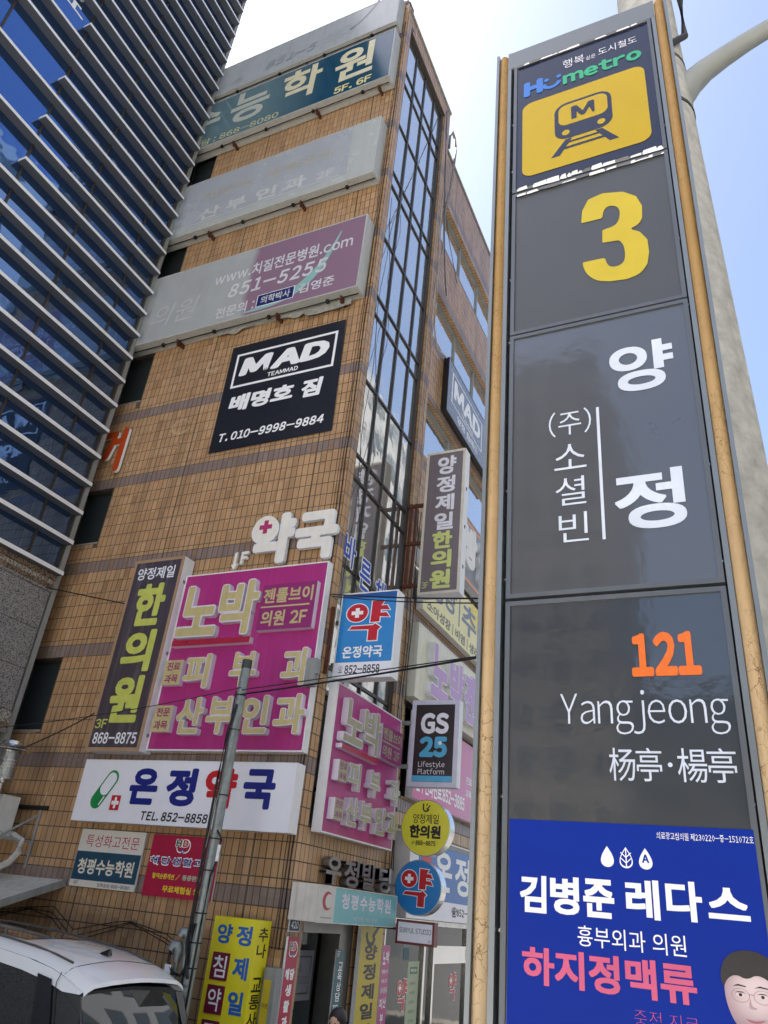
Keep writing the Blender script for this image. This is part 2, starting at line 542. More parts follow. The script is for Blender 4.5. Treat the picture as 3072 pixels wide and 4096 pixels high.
def wall_tiles(F, ulo, uhi, zlo, zhi, ops, base=0.0, wide=()):
    n = int(math.ceil((uhi - ulo) / PT))
    for z0, z1, k in rows(zlo, zhi):
        i0 = int(math.floor((ulo - base) / PT + 1e-6)); u = base + i0 * PT
        while u < uhi - 0.02:
            a0, a1 = max(u, ulo), min(u + PT, uhi)
            j = JT
            for wj in wide:
                if abs(a0 - wj) < PT / 2: a0 += 0.016
            if a1 - a0 > 0.03:
                r = sub_rect((a0, a1, z0, z1), ops)
                if r: tiles.append((F, r[0] + j / 2, r[1] - j / 2, r[2] + j / 2, r[3] - j / 2, k))
            u += PT
F0, F1 = FL(0), FR(0)
GL0, GL1 = 0.23, 2.60                      # stair glazing bay
FW2 = FR(-0.15)                            # main side wall, set back
wall_tiles(F0, -9.5, 0.0, 1.0, 22.3, LEFT_WIN, 0.0, wide=(-0.648, -3.456, -6.264))
wall_tiles(F1, 0.0, 2.95, 1.0, 22.0, [(GL0, GL1, 3.45, 21.5), (0.33, 1.85, 0.0, 2.32)], 0.0)
R_WIN = [(2.99, 12, 17.6, 19.1), (2.99, 12, 14.43, 15.87), (2.99, 12, 11.14, 12.62), (2.99, 12, 7.85, 9.35), (3.4, 12, 4.3, 5.9), (3.2, 12, 0, 2.5)]
wall_tiles(FW2, 2.95, 9.5, 2.3, 20.95, R_WIN, 2.95)
# pilaster reveal facing the street corner
FREV = ((0.0, GL1, 0.0), (1, 0, 0), (0, -1, 0))
for z0, z1, k in rows(3.45, 21.5):
    tiles.append((FREV, -0.11, -0.006, z0 + JT / 2, z1 - JT / 2, k))
# solid cores behind the tiles
g = G()
def core_wall(F, ulo, uhi, zlo, zhi, ops, depth):
    us = sorted(set([ulo, uhi] + [x for o in ops for x in o[:2] if ulo < x < uhi]))
    for a0, a1 in zip(us[:-1], us[1:]):
        cuts = sorted([(max(o[2], zlo), min(o[3], zhi)) for o in ops if o[0] <= a0 + 1e-6 and o[1] >= a1 - 1e-6])
        z = zlo
        for c0, c1 in cuts:
            if c0 > z: g.box(F, a0, a1, z, c0, -depth, 0)
            z = c1
        if z < zhi: g.box(F, a0, a1, z, zhi, -depth, 0)
core_wall(F0, -9.5, -0.2, 0, 22.36, LEFT_WIN, 0.2)
g.box(F0, -0.2, 0.0, 0, 22.36, -GL0, 0)
core_wall(F1, GL0, 2.95, 0, 22.06, [(GL0, GL1, 3.45, 21.5), (0.33, 1.85, 0.0, 2.32)], 0.2)
core_wall(FW2, 2.95, 12.0, 0, 21.0, R_WIN, 0.2)
g.box(FR(-9.3), 0.2, 11.8, 0, 20.9, -0.2, 0)
g.box(FL(12), -9.5, -0.15, 0, 20.9, 0, 0.2)
g.box(FL(3.0), -9.3, -0.2, 20.5, 22.2, -0.1, 0.0)
g.add([(-9.4, 0.1, 21.8), (-0.3, 0.1, 21.8), (-0.3, 3, 21.8), (-9.4, 3, 21.8)], [(0, 1, 2, 3)])
g.add([(-9.4, 3, 20.7), (-0.3, 3, 20.7), (-0.3, 11.9, 20.7), (-9.4, 11.9, 20.7)], [(0, 1, 2, 3)])
part('wall', g, M_GROUT, B)
# tiles: the 300 that show largest as single parts, the rest as one part
def tile_pts(F, u0, u1, v0, v1):
    n = 0.0045 + random.uniform(-0.001, 0.001)
    t = [random.uniform(-0.0008, 0.0008) for _ in range(4)]
    return [P(F, u0, v0, 0), P(F, u1, v0, 0), P(F, u1, v1, 0), P(F, u0, v1, 0),
            P(F, u0, v0, n + t[0]), P(F, u1, v0, n + t[1]), P(F, u1, v1, n + t[2]), P(F, u0, v1, n + t[3])]
TF = [(4, 5, 6, 7), (0, 1, 5, 4), (1, 2, 6, 5), (2, 3, 7, 6), (3, 0, 4, 7)]
def vis_rank(t):
    F, u0, u1, v0, v1, k = t
    p = Vector(P(F, (u0 + u1) / 2, (v0 + v1) / 2, 0))
    d = p - CAM
    zc = d.dot(cf)
    x, y = 1536 + 2991.4 * d.dot(cr) / zc, 2048 - 2991.4 * d.dot(cu_) / zc
    if not (0 < x < 1900 and 0 < y < 4060): return 1e9
    if F is F0:
        if u0 > -3.75 and 3.2 < v0 < 7.1: return 1e9
        if -3.6 < u0 < -1.0 and 2.4 < v0 < 3.2: return 1e9
        if v0 < 2.0 and u0 < -0.95: return 1e9
        if -0.85 < u0 < -0.1 and v1 < 2.3: return 1e9
    else:
        return 1e9 if F is not F1 or u0 > 0.3 else d.length + 1
    return d.length
order = sorted(range(len(tiles)), key=lambda i: vis_rank(tiles[i]))
solo = set(order[:298])
tmesh = {}
gA = G(); 
for i, t in enumerate(tiles):
    F, u0, u1, v0, v1, k = t
    if i in solo:
        key = (round(u1 - u0, 3), round(v1 - v0, 3), F is F0, k)
        if key not in tmesh:
            me = bpy.data.meshes.new('tile')
            U = F[1]; N = F[2]
            Fl = ((0, 0, 0), U, N)
            me.from_pydata([Vector(p) for p in tile_pts(Fl, 0, u1 - u0, 0, v1 - v0)], [], TF)
            me.materials.append(M_BAND if k else M_TAN)
            tmesh[key] = me
        o = bpy.data.objects.new('tile', tmesh[key])
        COL.objects.link(o); o.parent = B
        o.location = P(F, u0, v0, random.uniform(-0.0015, 0.0015))
    else:
        gA.add(tile_pts(F, u0, u1, v0, v1), TF, k)
part('tile_field', gA, [M_TAN, M_BAND], B, kind='stuff')
# parapet coping
g = G()
g.box(F0, -9.5, -0.04, 22.33, 22.42, -0.2, 0.03)
g.box(F1, 0.0, 2.97, 22.03, 22.12, -0.2, 0.03)
g.box(FW2, 2.96, 12, 20.98, 21.06, -0.2, 0.03)
part('coping', g, M_CONC, B)
# windows on the sign side
for (u0, u1, v0, v1) in LEFT_WIN:
    fr = G()
    for a_, b_, c_, d_ in ((u0, u1, v0, v0 + 0.05), (u0, u1, v1 - 0.05, v1), (u0, u0 + 0.05, v0 + 0.05, v1 - 0.05),
                           (u1 - 0.05, u1, v0 + 0.05, v1 - 0.05), (u1 - 0.83, u1 - 0.77, v0 + 0.05, v1 - 0.05)):
        fr.box(F0, a_, b_, c_, d_, -0.17, -0.11)
    wf = part('window', fr, M_DFRAME, B)
    part('pane', G().box(F0, u1 - 0.77, u1 - 0.05, v0 + 0.05, v1 - 0.05, -0.15, -0.14), M_GLASSD, wf)
    part('pane', G().box(F0, u0 + 0.05, u1 - 0.83, v0 + 0.05, v1 - 0.05, -0.16, -0.15), M_GLASSD, wf)
    part('sill', G().box(F0, u0, u1, v0 - 0.0, v0 + 0.03, -0.10, 0.01), M_CONC, wf)
# stair glazing bay on the street side
FG = FR(-0.10)
mull = [0.84, 1.42, 2.03]
trans = [20.08, 19.61, 18.11, 16.52, 16.10, 14.50, 12.92, 12.47, 10.87, 9.30, 8.85, 7.26, 5.59, 5.15, 3.9]
us = [GL0] + mull + [GL1]
zs = sorted([3.45] + trans + [21.5])
frame = G()
for u in mull:
    frame.box(FG, u - 0.024, u + 0.024, 3.45, 21.5, -0.04, 0.032)
frame.box(FG, GL0, GL0 + 0.05, 3.45, 21.5, -0.04, 0.05)
frame.box(FG, GL1 - 0.12, GL1, 3.45, 21.5, -0.04, 0.05)
part('mullion_frame', frame, M_DFRAME, B)
for z in trans:
    part('transom', G().box(FG, GL0 + 0.05, GL1 - 0.12, z - 0.024, z + 0.024, -0.04, 0.028), M_DFRAME, B)
part('head_frame', G().box(FG, GL0, GL1, 21.36, 21.5, -0.1, 0.045), M_DFRAME, B)
for i, (a_, b_) in enumerate(zip(us[:-1], us[1:])):
    for c_, d_ in zip(zs[:-1], zs[1:]):
        jn = random.uniform(-0.004, 0.004)
        q = [P(FG, a_ + 0.03, c_ + 0.03, jn), P(FG, b_ - 0.03, c_ + 0.03, -jn), P(FG, b_ - 0.03, d_ - 0.03, -jn * 0.6), P(FG, a_ + 0.03, d_ - 0.03, jn * 0.8)]
        part('pane', G().add(q, [(0, 1, 2, 3)]), M_GLASS, B)
part('edge_trim', G().box(F1, GL1 - 0.004, GL1 + 0.012, 3.45, 21.5, 0.0, 0.012), M_CONC, B)
# ribbon windows of the set-back side wall
for (u0, u1, v0, v1) in R_WIN[:4]:
    fr = G()
    fr.box(FW2, u0, u1, v0, v0 + 0.05, -0.19, -0.12)
    fr.box(FW2, u0, u1, v1 - 0.06, v1, -0.19, -0.12)
    xs = [3.42, 5.0, 6.5, 8.1, 9.7, 11.3]
    for x in xs:
        fr.box(FW2, x - 0.03, x + 0.03, v0 + 0.05, v1 - 0.06, -0.19, -0.12)
    wf = part('window', fr, M_GREYFRAME, B)
    for a_, b_ in zip([u0] + xs, xs + [u1]):
        part('pane', G().box(FW2, a_ + 0.03, b_ - 0.03, v0 + 0.05, v1 - 0.06, -0.165, -0.16), M_GLASS, wf)
    # tiled soffit
    sf = G()
    y = u0
    while y < 9.4:
        sf.add([(-0.15, y + 0.005, v1 - 0.002), (-0.15, y + 0.10, v1 - 0.002), (-0.27, y + 0.10, v1 - 0.002), (-0.27, y + 0.005, v1 - 0.002)], [(0, 1, 2, 3)])
        y += 0.108
    part('soffit_tile', sf, M_TAN, wf, kind='stuff')

# ================================================================== sign builders
def cabinet(name, label, cat, F, u0, u1, v0, v1, n0, n1, face, side=None, rim=0.025, group=None, rimmat=None, screws=True):
    side = side or M_WHITE
    r = thing(name, label, cat, P(F, (u0 + u1) / 2, v0, n0), group)
    part('cabinet', G().box(F, u0, u1, v0, v1, n0, n1), side, r, bevel=0.006)
    rm = G()
    for a_, b_, c_, d_ in ((u0, u1, v0, v0 + rim), (u0, u1, v1 - rim, v1), (u0, u0 + rim, v0 + rim, v1 - rim), (u1 - rim, u1, v0 + rim, v1 - rim)):
        rm.box(F, a_, b_, c_, d_, n1 - 0.004, n1 + 0.008)
    part('rim', rm, rimmat or side, r)
    part('face', G().quad(F, u0 + rim, u1 - rim, v0 + rim, v1 - rim, n1 + 0.003), face, r)
    return r
def board(name, label, cat, F, u0, u1, v0, v1, n0, n1, face, edge=None, group=None):
    r = thing(name, label, cat, P(F, (u0 + u1) / 2, v0, n0), group)
    g = G().box(F, u0, u1, v0, v1, n0, n1, 1, 0)
    part('panel', g, [face, edge or M_WHITE], r)
    return r
def brackets(r, F, us, vtop, vbot, n):
    for u in us:
        part('bracket', G().box(F, u - 0.02, u + 0.02, vbot - 0.09, vbot, 0.012, n * 0.8).box(F, u - 0.015, u + 0.015, vbot - 0.14, vbot - 0.05, n * 0.55, n * 0.72), M_RUST, r)
def rail(r, F, u0, u1, v, n):
    g = G().tube([P(F, u0, v, n), P(F, u1, v, n)], 0.012, 6)
    u = u0 + 0.6
    while u < u1:
        g.box(F, u - 0.03, u + 0.03, v - 0.03, v + 0.03, n - 0.03, n + 0.03); u += 1.3
    part('conduit', g, M_BLACK, r)

# ---- 1 top bleached sign
fm = mat('bleached_grey_face', '#aeb2b3', rough=0.22, noise=0.06, nscale=1.5, streak=0.3, dirt='#8c9193')
r = cabinet('sign_box', 'bleached pale grey sign box along the very top of the tiled building', 'sign', F0, -9.3, -0.12, 21.05, 22.28, 0.02, 0.32, fm, M_CASE)
ghost = mat('ghost_print', '#858c90', rough=0.3)
n = 0.325
T(r, F0, '851-5', -3.85, 21.32, -2.35, 21.66, n, ghost, 0.03, 0.25)
T(r, F0, '255', -2.1, 21.36, -1.25, 21.7, n, mat('ghost_faint', '#979ea2', rough=.3), 0.0, 0.25)
T(r, F0, '의원', -5.25, 21.28, -4.55, 21.5, n, ghost, -0.01, 0.2)
T(r, F0, '의료법인', -7.3, 21.28, -5.6, 21.5, n, ghost, -0.01, 0.2)
g = G(); g.ring(F0, (-2.2, 22.9), 1.55, 1.63, n, a0=-60, a1=-5, seg=20)
part('printed_arc', g, ghost, r)
rail(r, F0, -9.2, -0.15, 21.01, 0.25)
brackets(r, F0, [-8.5, -6.5, -4.6, -2.6, -0.9], 22, 21.0, 0.3)

# ---- 2 dark teal academy sign
teal = fade_reflection_mat('teal_face_painted_sky', '#5f7a80', '#12455c', -3.6, -1.9, 0, 0.12, '#7f9296', 0.12, 0.5)  # greyer left part is the sky's reflection painted into the face colour
r = cabinet('sign_box', 'big dark teal academy sign box with cream letters near the roof', 'sign', F0, -9.3, -0.1, 18.88, 20.72, 0.02, 0.33, teal, M_CASE)
n = 0.336
cream = mat('print_cream', '#d9d2ae', rough=0.3)
creamL = mat('print_cream_painted_sky', '#b9bcae', rough=0.3)  # paler cream for letters inside the painted sky reflection
T(r, F0, '원', -1.62, 19.38, -0.58, 20.62, n, cream, 0.03)
T(r, F0, '학', -3.1, 19.38, -1.98, 20.62, n, cream, 0.03)
T(r, F0, '능', -4.62, 19.38, -3.45, 20.62, n, creamL, 0.03)
T(r, F0, '수', -6.05, 19.38, -4.92, 20.62, n, creamL, 0.03)
T(r, F0, '평', -7.6, 19.38, -6.5, 20.62, n, creamL, 0.03)
T(r, F0, '5F. 6F', -1.53, 18.97, -0.56, 19.22, n, mat('print_pale_yellow', '#d8d08c', rough=.3), 0.04)
T(r, F0, '입학상담 : 868-8080', -6.2, 18.95, -3.03, 19.2, n, mat('print_yellow_painted_sky', '#bcb98e', rough=.3), 0.02)  # yellow greyed to match the painted sky reflection
rail(r, F0, -9.2, -0.15, 18.83, 0.22)
brackets(r, F0, [-8, -6.4, -4.35, -2.0, -0.4], 20, 18.85, 0.3)

# ---- 3 bleached white-grey clinic sign
fm2 = mat('bleached_white_face', '#b3b8b4', rough=0.25, noise=0.05, nscale=1.3, streak=0.25, dirt='#a29f9c')
r = cabinet('sign_box', 'blank looking whitish grey clinic sign box with ghost letters, second below the teal sign', 'sign', F0, -9.3, -0.14, 15.68, 17.48, 0.02, 0.32, fm2, M_CASE)
g3 = mat('ghost_white', '#c6c9c6', rough=0.3)
g3b = mat('ghost_tan', '#a9a89c', rough=0.3)
n = 0.326
part('printed_field', G().quad(F0, -9.2, -0.8, 15.9, 17.45, n - 0.001), mat('bleached_lilac', '#a7abb0', rough=0.25, noise=.06, nscale=1.2, streak=0.08, dirt='#bbbdbb'), r)
T(r, F0, '피부과·성형외과', -4.65, 16.66, -1.2, 16.98, n, g3b, 0.03)
T(r, F0, '산', -4.65, 16.0, -4.05, 16.38, n, g3, 0.03)
T(r, F0, '부', -3.9, 16.0, -3.35, 16.38, n, g3, 0.03)
T(r, F0, '인', -3.1, 16.0, -2.55, 16.38, n, g3, 0.03)
T(r, F0, '과', -2.4, 16.0, -1.8, 16.38, n, g3, 0.03)
T(r, F0, '2F', -1.55, 16.03, -1.1, 16.26, n, g3, 0.03)
T(r, F0, '전문', -5.1, 16.2, -4.8, 16.33, n, g3, 0.0)
T(r, F0, '과목', -5.12, 16.02, -4.82, 16.15, n, g3, 0.0)
part('printed_line', G().quad(F0, -8.5, -0.95, 15.93, 15.955, n), g3, r)
rail(r, F0, -9.2, -0.15, 15.64, 0.2)
brackets(r, F0, [-6.6, -4.3, -1.9], 17, 15.66, 0.3)

# ---- 4 purple hospital sign
pf = fade_reflection_mat('purple_face', '#a9adac', '#8a6d80', -2.75, -2.6, 0, 0.22, '#9a8f98', 0.3, 0.25)
r = cabinet('sign_box', 'grey and faded purple hospital sign box with a web address and phone number', 'sign', F0, -9.3, -0.12, 12.5, 14.42, 0.02, 0.33, pf, M_CASE)
n = 0.336
pw = mat('print_offwhite', '#cdced2', rough=.3)
T(r, F0, 'www.치질전문병원.com', -3.6, 13.62, -0.36, 13.97, n, pw, 0.02)
T(r, F0, '851-5255', -3.15, 13.15, -0.86, 13.52, n, pw, 0.03, 0.15, space=1.15)
T(r, F0, '전문의 :', -3.35, 12.64, -2.42, 12.93, n, pw, 0.01)
T(r, F0, '김영준', -1.42, 12.72, -0.64, 12.97, n, pw, 0.02)
T(r, F0, '의원', -5.1, 12.88, -3.9, 13.5, n, mat('ghost_letters', '#b9bcbc', rough=.3), 0.0, 0.2)
g = G().quad(F0, -2.37, -1.51, 12.66, 12.98, n + 0.001); part('name_plate', g, M_PWHITE, r)
g = G().quad(F0, -2.355, -1.525, 12.675, 12.965, n + 0.002); part('name_plate', g, mat('print_indigo', '#1c2460', rough=.3), r)
T(r, F0, '의학박사', -2.27, 12.72, -1.6, 12.92, n + 0.004, pw, 0.02)
arc = G()
for i in range(26):
    t0, t1 = i / 26, (i + 1) / 26
    def q(t): return (-2.75 + 2.0 * t + 0.35 * math.sin(t * math.pi) * 0.8 + 0.1, 12.6 + 1.55 * t ** 2.3 - 0.04 * math.sin(t * 3.1))
    a0, a1 = q(t0), q(t1)
    w0, w1 = 0.02 + 0.11 * math.sin(math.pi * t0), 0.02 + 0.11 * math.sin(math.pi * t1)
    arc.poly(F0, [(a0[0] - w0 * .6, a0[1] + w0), (a0[0] + w0 * .3, a0[1] - w0 * .3), (a1[0] + w1 * .3, a1[1] - w1 * .3), (a1[0] - w1 * .6, a1[1] + w1)], n - 0.001 )
part('printed_swoosh', arc, mat('print_seagreen', '#8bb5b0', rough=.3), r)
rail(r, F0, -9.2, -0.15, 12.46, 0.2)
brackets(r, F0, [-6.6, -4.3, -1.9, -0.5], 14, 12.48, 0.3)
torn = G()
pts = []
for i in range(61):
    x = -3.4 + i * 0.051
    d_ = 0.05 + 0.05 * math.sin(i * 0.21) + 0.02 * math.sin(i * 0.9) + 0.012 * rng.random()
    if x > -1.35: d_ = 0.17 + 0.02 * math.sin(i * .6)
    pts.append((x, 12.5 - max(d_, 0.015)))
for a_, b_ in zip(pts[:-1], pts[1:]):
    q0 = 0.10 + 0.02 * math.sin(a_[0] * 9); q1 = 0.10 + 0.02 * math.sin(b_[0] * 9)
    torn.add([P(F0, a_[0], 12.5, 0.12), P(F0, b_[0], 12.5, 0.12), P(F0, b_[0], b_[1], q1), P(F0, a_[0], a_[1], q0)], [(0, 1, 2, 3)])
part('torn_backing_sheet', torn, mat('torn_sheet', '#9c9c96', rough=.6, noise=.3, nscale=12), r)

# ---- 5 black gym banner on the tiled front
r = thing('gym_banner', 'black gym banner with white lettering stretched flat over the tiles', 'banner', (-1.7, 0, 9.56))
part('panel', G().add([P(F0, -2.95, 9.56, 0.03), P(F0, -0.39, 9.57, 0.03), P(F0, -0.44, 12.06, 0.035), P(F0, -2.95, 12.04, 0.035)], [(0, 1, 2, 3)]),
     mat('banner_black', '#15161b', rough=0.45, noise=0.3, nscale=1.2, bump=0.006, bscale=2.5), r)
n = 0.042
g = G()
for a_, b_, c_, d_ in ((-2.79, -0.56, 11.77, 11.82), (-2.79, -0.56, 10.99, 11.04), (-2.79, -2.74, 11.04, 11.77), (-0.61, -0.56, 11.04, 11.77)):
    g.quad(F0, a_, b_, c_, d_, n)
part('printed_frame', g, M_PWHITE, r)
T(r, F0, 'MAD', -2.66, 11.25, -0.7, 11.68, n, M_PWHITE, 0.075, 0.12)
T(r, F0, 'TEAMMAD', -1.98, 11.09, -1.31, 11.19, n, M_PWHITE, 0.04)
T(r, F0, '배명호', -2.72, 10.42, -1.32, 10.8, n, M_PWHITE, 0.05, 0.08)
T(r, F0, '짐', -1.15, 10.4, -0.72, 10.8, n, M_PWHITE, 0.05, 0.08)
T(r, F0, 'T. 010-9998-9884', -2.78, 9.76, -0.58, 9.95, n, M_PWHITE, 0.04, 0.15)

# ---- 6 raised white pharmacy letters
r = thing('pharmacy_letters', 'large raised white letters reading pharmacy, mounted on the tiles above the magenta sign', 'sign', (-0.75, 0, 7.15))
wl = mat('letter_white', '#e6e4dc', rough=.4, noise=.06, streak=.15, dirt='#9c9a92')
LET(r, F0, '약', -1.54, 7.14, -0.74, 8.0, 0.06, 0.13, wl, M_WHITE, 0.042)
LET(r, F0, '국', -0.7, 7.14, 0.03, 7.95, 0.06, 0.13, wl, M_WHITE, 0.042)
part('letter_disc', G().disc(F0, -1.30, 7.79, 0.225, 0.06, 0.135, rv=0.205), wl, r)
cr0 = mat('cross_magenta', '#b03468', rough=.35)
g = G().quad(F0, -1.41, -1.17, 7.75, 7.83, 0.1375).quad(F0, -1.33, -1.25, 7.67, 7.91, 0.1380)
part('cross', g, cr0, r)
LET(r, F0, 'F', -1.70, 7.2, -1.56, 7.41, 0.04, 0.09, wl, M_WHITE, 0.03)
g = G().prism(F0, [(-1.83, 7.4), (-1.78, 7.42), (-1.78, 7.2), (-1.74, 7.22), (-1.8, 7.1), (-1.87, 7.2), (-1.83, 7.2)], 0.04, 0.09)
part('arrow', g, wl, r)

# ---- 7 orange remaining letter
r = thing('orange_letter', 'single orange raised Korean letter left on the tiles beside the blue tower', 'sign', (-5.4, 0, 9.5))
og = mat('letter_orange', '#b24416', rough=.4, noise=.08)
g = G()
def roundbar(g, F, pts, wd, n0, n1, mf, ms):
    for a_, b_ in zip(pts[:-1], pts[1:]):
        dx, dy = b_[0] - a_[0], b_[1] - a_[1]; l = math.hypot(dx, dy)
        tx, ty = dx / l, dy / l
        ang = math.atan2(dy, dx)
        p = []
        for k in range(9):
            t = ang + math.pi / 2 + math.pi * k / 8; p.append((a_[0] + wd / 2 * math.cos(t), a_[1] + wd / 2 * math.sin(t)))
        for k in range(9):
            t = ang - math.pi / 2 + math.pi * k / 8; p.append((b_[0] + wd / 2 * math.cos(t), b_[1] + wd / 2 * math.sin(t)))
        g.prism(F, p, n0, n1, mf, ms)
        n0 -= 0.001; n1 += 0.0007
roundbar(g, F0, [(-5.78, 10.40), (-5.37, 10.41)], 0.16, 0.0500, 0.1000, 0, 1)
roundbar(g, F0, [(-5.37, 10.40), (-5.40, 10.15), (-5.47, 9.90)], 0.16, 0.0470, 0.1021, 0, 1)
roundbar(g, F0, [(-5.115, 10.46), (-5.115, 9.58)], 0.155, 0.0440, 0.1042, 0, 1)
roundbar(g, F0, [(-5.38, 10.22), (-5.115, 10.22)], 0.15, 0.0410, 0.1063, 0, 1)
part('letter', g, [og, M_WHITE], r)

# ghost glue marks where letters came off
gm = mat('glue_residue', '#cdb394', rough=.7, noise=.3, nscale=30)
def ghost_ring(cx_, cz, r_, sy=1.0):
    g = G()
    for k in range(3):
        g.ring(F0, (cx_, cz), r_ + 0.028 * k, r_ + 0.034 * k + 0.006, 0.0135 + 0.0004 * k, seg=22, a0=20 + 50 * k, a1=300 + 20 * k, rv=sy)
    return g
g = ghost_ring(-3.35, 11.72, 0.12, 0.8); g2 = ghost_ring(-3.78, 10.35, 0.16, 0.8)
for src in (g2,):
    k = len(g.v); g.v += src.v; g.f += [tuple(k + j for j in f) for f in src.f]; g.m += src.m
for (u, v) in [(-3.1, 11.78), (-3.12, 11.5), (-3.35, 11.3), (-3.95, 11.55), (-3.95, 11.25), (-3.5, 10.3), (-3.72, 9.9), (-3.9, 9.8), (-4.86, 10.3), (-4.87, 10.05), (-4.88, 9.75), (-4.85, 9.5)]:
    for k in range(4):
        uu, vv = u + random.uniform(-.08, .08), v + random.uniform(-.09, .09)
        g.poly(F0, [(uu, vv), (uu + random.uniform(.01, .05), vv + random.uniform(-.01, .01)), (uu + .03, vv + random.uniform(.01, .03)), (uu - .01, vv + .012)], 0.0145 + 0.0003 * k)
for (u, v, h) in [(-4.53, 3.9, .1), (-4.56, 3.66, .14), (-4.6, 3.5, .08), (-4.3, 4.16, .01), (-4.1, 4.15, .01), (-3.95, 4.15, .01)]:
    g.poly(F0, [(u, v - h), (u + .02, v - h * .8), (u + .035, v + .005), (u + .012, v)], 0.0142)
part('glue_mark', g, gm, B, kind='stuff')

# ---- 8 dark brown vertical clinic sign on the front
brown = mat('brown_face', '#453d45', rough=0.3, noise=0.1, nscale=3, streak=0.14, dirt='#b9b4b8')
tanr = mat('tan_rim', '#a98a6c', rough=.4, noise=.1)
yg = mat('print_limeyellow', '#c3cb62', rough=.3)
r = cabinet('sign_box', 'tall dark brown oriental clinic sign with lime letters, left of the magenta sign', 'sign', F0, -3.70, -2.66, 4.23, 7.35, 0.04, 0.30, brown, None, 0.05, rimmat=tanr)
n = 0.306
VT_F = F0
T(r, F0, '양정제일', -3.58, 6.98, -2.8, 7.2, n, M_SIGNW, 0.02)
T(r, F0, '한', -3.47, 6.17, -2.86, 6.9, n, yg, 0.045)
T(r, F0, '의', -3.47, 5.42, -2.86, 6.1, n, yg, 0.045)
T(r, F0, '원', -3.47, 4.64, -2.86, 5.36, n, yg, 0.045)
T(r, F0, '3F', -3.63, 4.56, -3.4, 4.7, n, yg, 0.02)
T(r, F0, '868-8875', -3.6, 4.33, -2.76, 4.5, n, M_SIGNW, 0.03)
for v in (6.9, 5.7, 4.45):
    part('hinge', G().box(FR(-2.66), -0.22, -0.17, v, v + 0.05, 0.0, 0.008), M_GREYFRAME, r)

# ---- 9 magenta clinic signs (front and side)
mag = mat('magenta_face', '#a92b79', rough=0.3, noise=0.06, nscale=2, streak=0.10, dirt='#c98db4')
magd = mat('magenta_dark', '#8f2a6c', rough=0.3, noise=0.08, nscale=3)
maged = mat('letter_side_white', '#dad6e2', rough=.4, noise=.06, streak=.2, dirt='#a39fa6')
def magenta_sign(label, F, mp, u0, u1, v0, v1, n0, n1, kface):
    """mp maps design coordinates (front sign) to this sign"""
    r = board('clinic_sign', label, 'sign', F, u0, u1, v0, v1, n0, n1, mag, M_WHITE, group=None)
    g = G()
    for a_, b_, c_, d_ in ((u0, u1, v0, v0 + 0.02), (u0, u1, v1 - 0.02, v1), (u0, u0 + 0.02, v0 + 0.02, v1 - 0.02), (u1 - 0.02, u1, v0 + 0.02, v1 - 0.02)):
        g.box(F, a_, b_, c_, d_, n1 - 0.003, n1 + 0.006)
    part('rim', g, M_WHITE, r)
    def L_(ch, a0, b0, a1, b1, bold=0.034):
        x0, y0 = mp(a0, b0); x1, y1 = mp(a1, b1)
        LET(r, F, ch, x0, y0, x1, y1, n1, n1 + 0.10, kface, maged, bold)
    def boxl(lines, a0, b0, a1, b1, facem, txtm, ln=False):
        x0, y0 = mp(a0, b0); x1, y1 = mp(a1, b1)
        p = part('letter_box', G().box(F, x0, x1, y0, y1, n1, n1 + 0.10, 1, 0), [facem, maged], r)
        h = (y1 - y0) / len(lines)
        for i, (tx, m0, m1) in enumerate(lines):
            T(p, F, tx, x0 + (x1 - x0) * m0, y1 - (i + 1) * h + h * 0.15, x0 + (x1 - x0) * m1, y1 - i * h - h * 0.17, n1 + 0.102, txtm, 0.03)
        if ln:
            part('printed_line', G().quad(F, x0 + 0.02, x1 - 0.08, (y0 + y1) / 2 - 0.012, (y0 + y1) / 2 + 0.012, n1 + 0.102), txtm, p)
    L_('노', -2.55, 5.96, -1.80, 6.80)
    L_('박', -1.80, 5.95, -1.09, 6.82)
    x0, y0 = mp(-2.56, 5.81); x1, y1 = mp(-1.12, 5.9)
    part('red_bar', G().box(F, x0, x1, y0, y1, n1, n1 + 0.10, 1, 0), [mat('bar_red', '#a8203a', rough=.3), maged], r)
    boxl([('젠틀브이', 0.04, 0.95), ('의원 2F', 0.06, 0.9)], -1.04, 5.98, -0.10, 6.70, magd, kface, True)
    boxl([('진료', 0.12, 0.9), ('과목', 0.12, 0.9)], -2.58, 5.21, -2.26, 5.59, kface, magd)
    boxl([('전문', 0.12, 0.9), ('과목', 0.12, 0.9)], -2.58, 4.52, -2.26, 4.90, kface, magd)
    L_('피', -2.2, 5.15, -1.74, 5.66)
    L_('부', -1.37, 5.15, -0.92, 5.66)
    L_('과', -0.49, 5.15, -0.03, 5.68)
    L_('산', -2.16, 4.49, -1.70, 5.01)
    L_('부', -1.62, 4.49, -1.17, 5.01)
    L_('인', -1.04, 4.49, -0.59, 5.01)
    L_('과', -0.49, 4.49, -0.01, 5.02)
    return r
magenta_sign('wide magenta clinic sign with khaki block letters facing the street beside the brown sign', F0, lambda u, v: (u, v),
             -2.66, -0.01, 4.27, 7.05, 0.02, 0.15, M_KHAKI)
su0, su1, sv0, sv1 = 0.26, 2.55, 3.35, 5.33
kh2 = mat('khaki_acrylic_weathered', '#a3a184', rough=0.32, noise=0.12, nscale=5, streak=0.35, dirt='#7a7860')
r = magenta_sign('narrow foreshortened magenta clinic sign with khaki block letters round the corner over the entrance', F1,
             lambda u, v: (su0 + (u + 2.72) / 2.76 * (su1 - su0), sv0 + (v - 4.27) / 2.78 * (sv1 - sv0)), su0, su1, sv0, sv1, 0.03, 0.17, kh2)
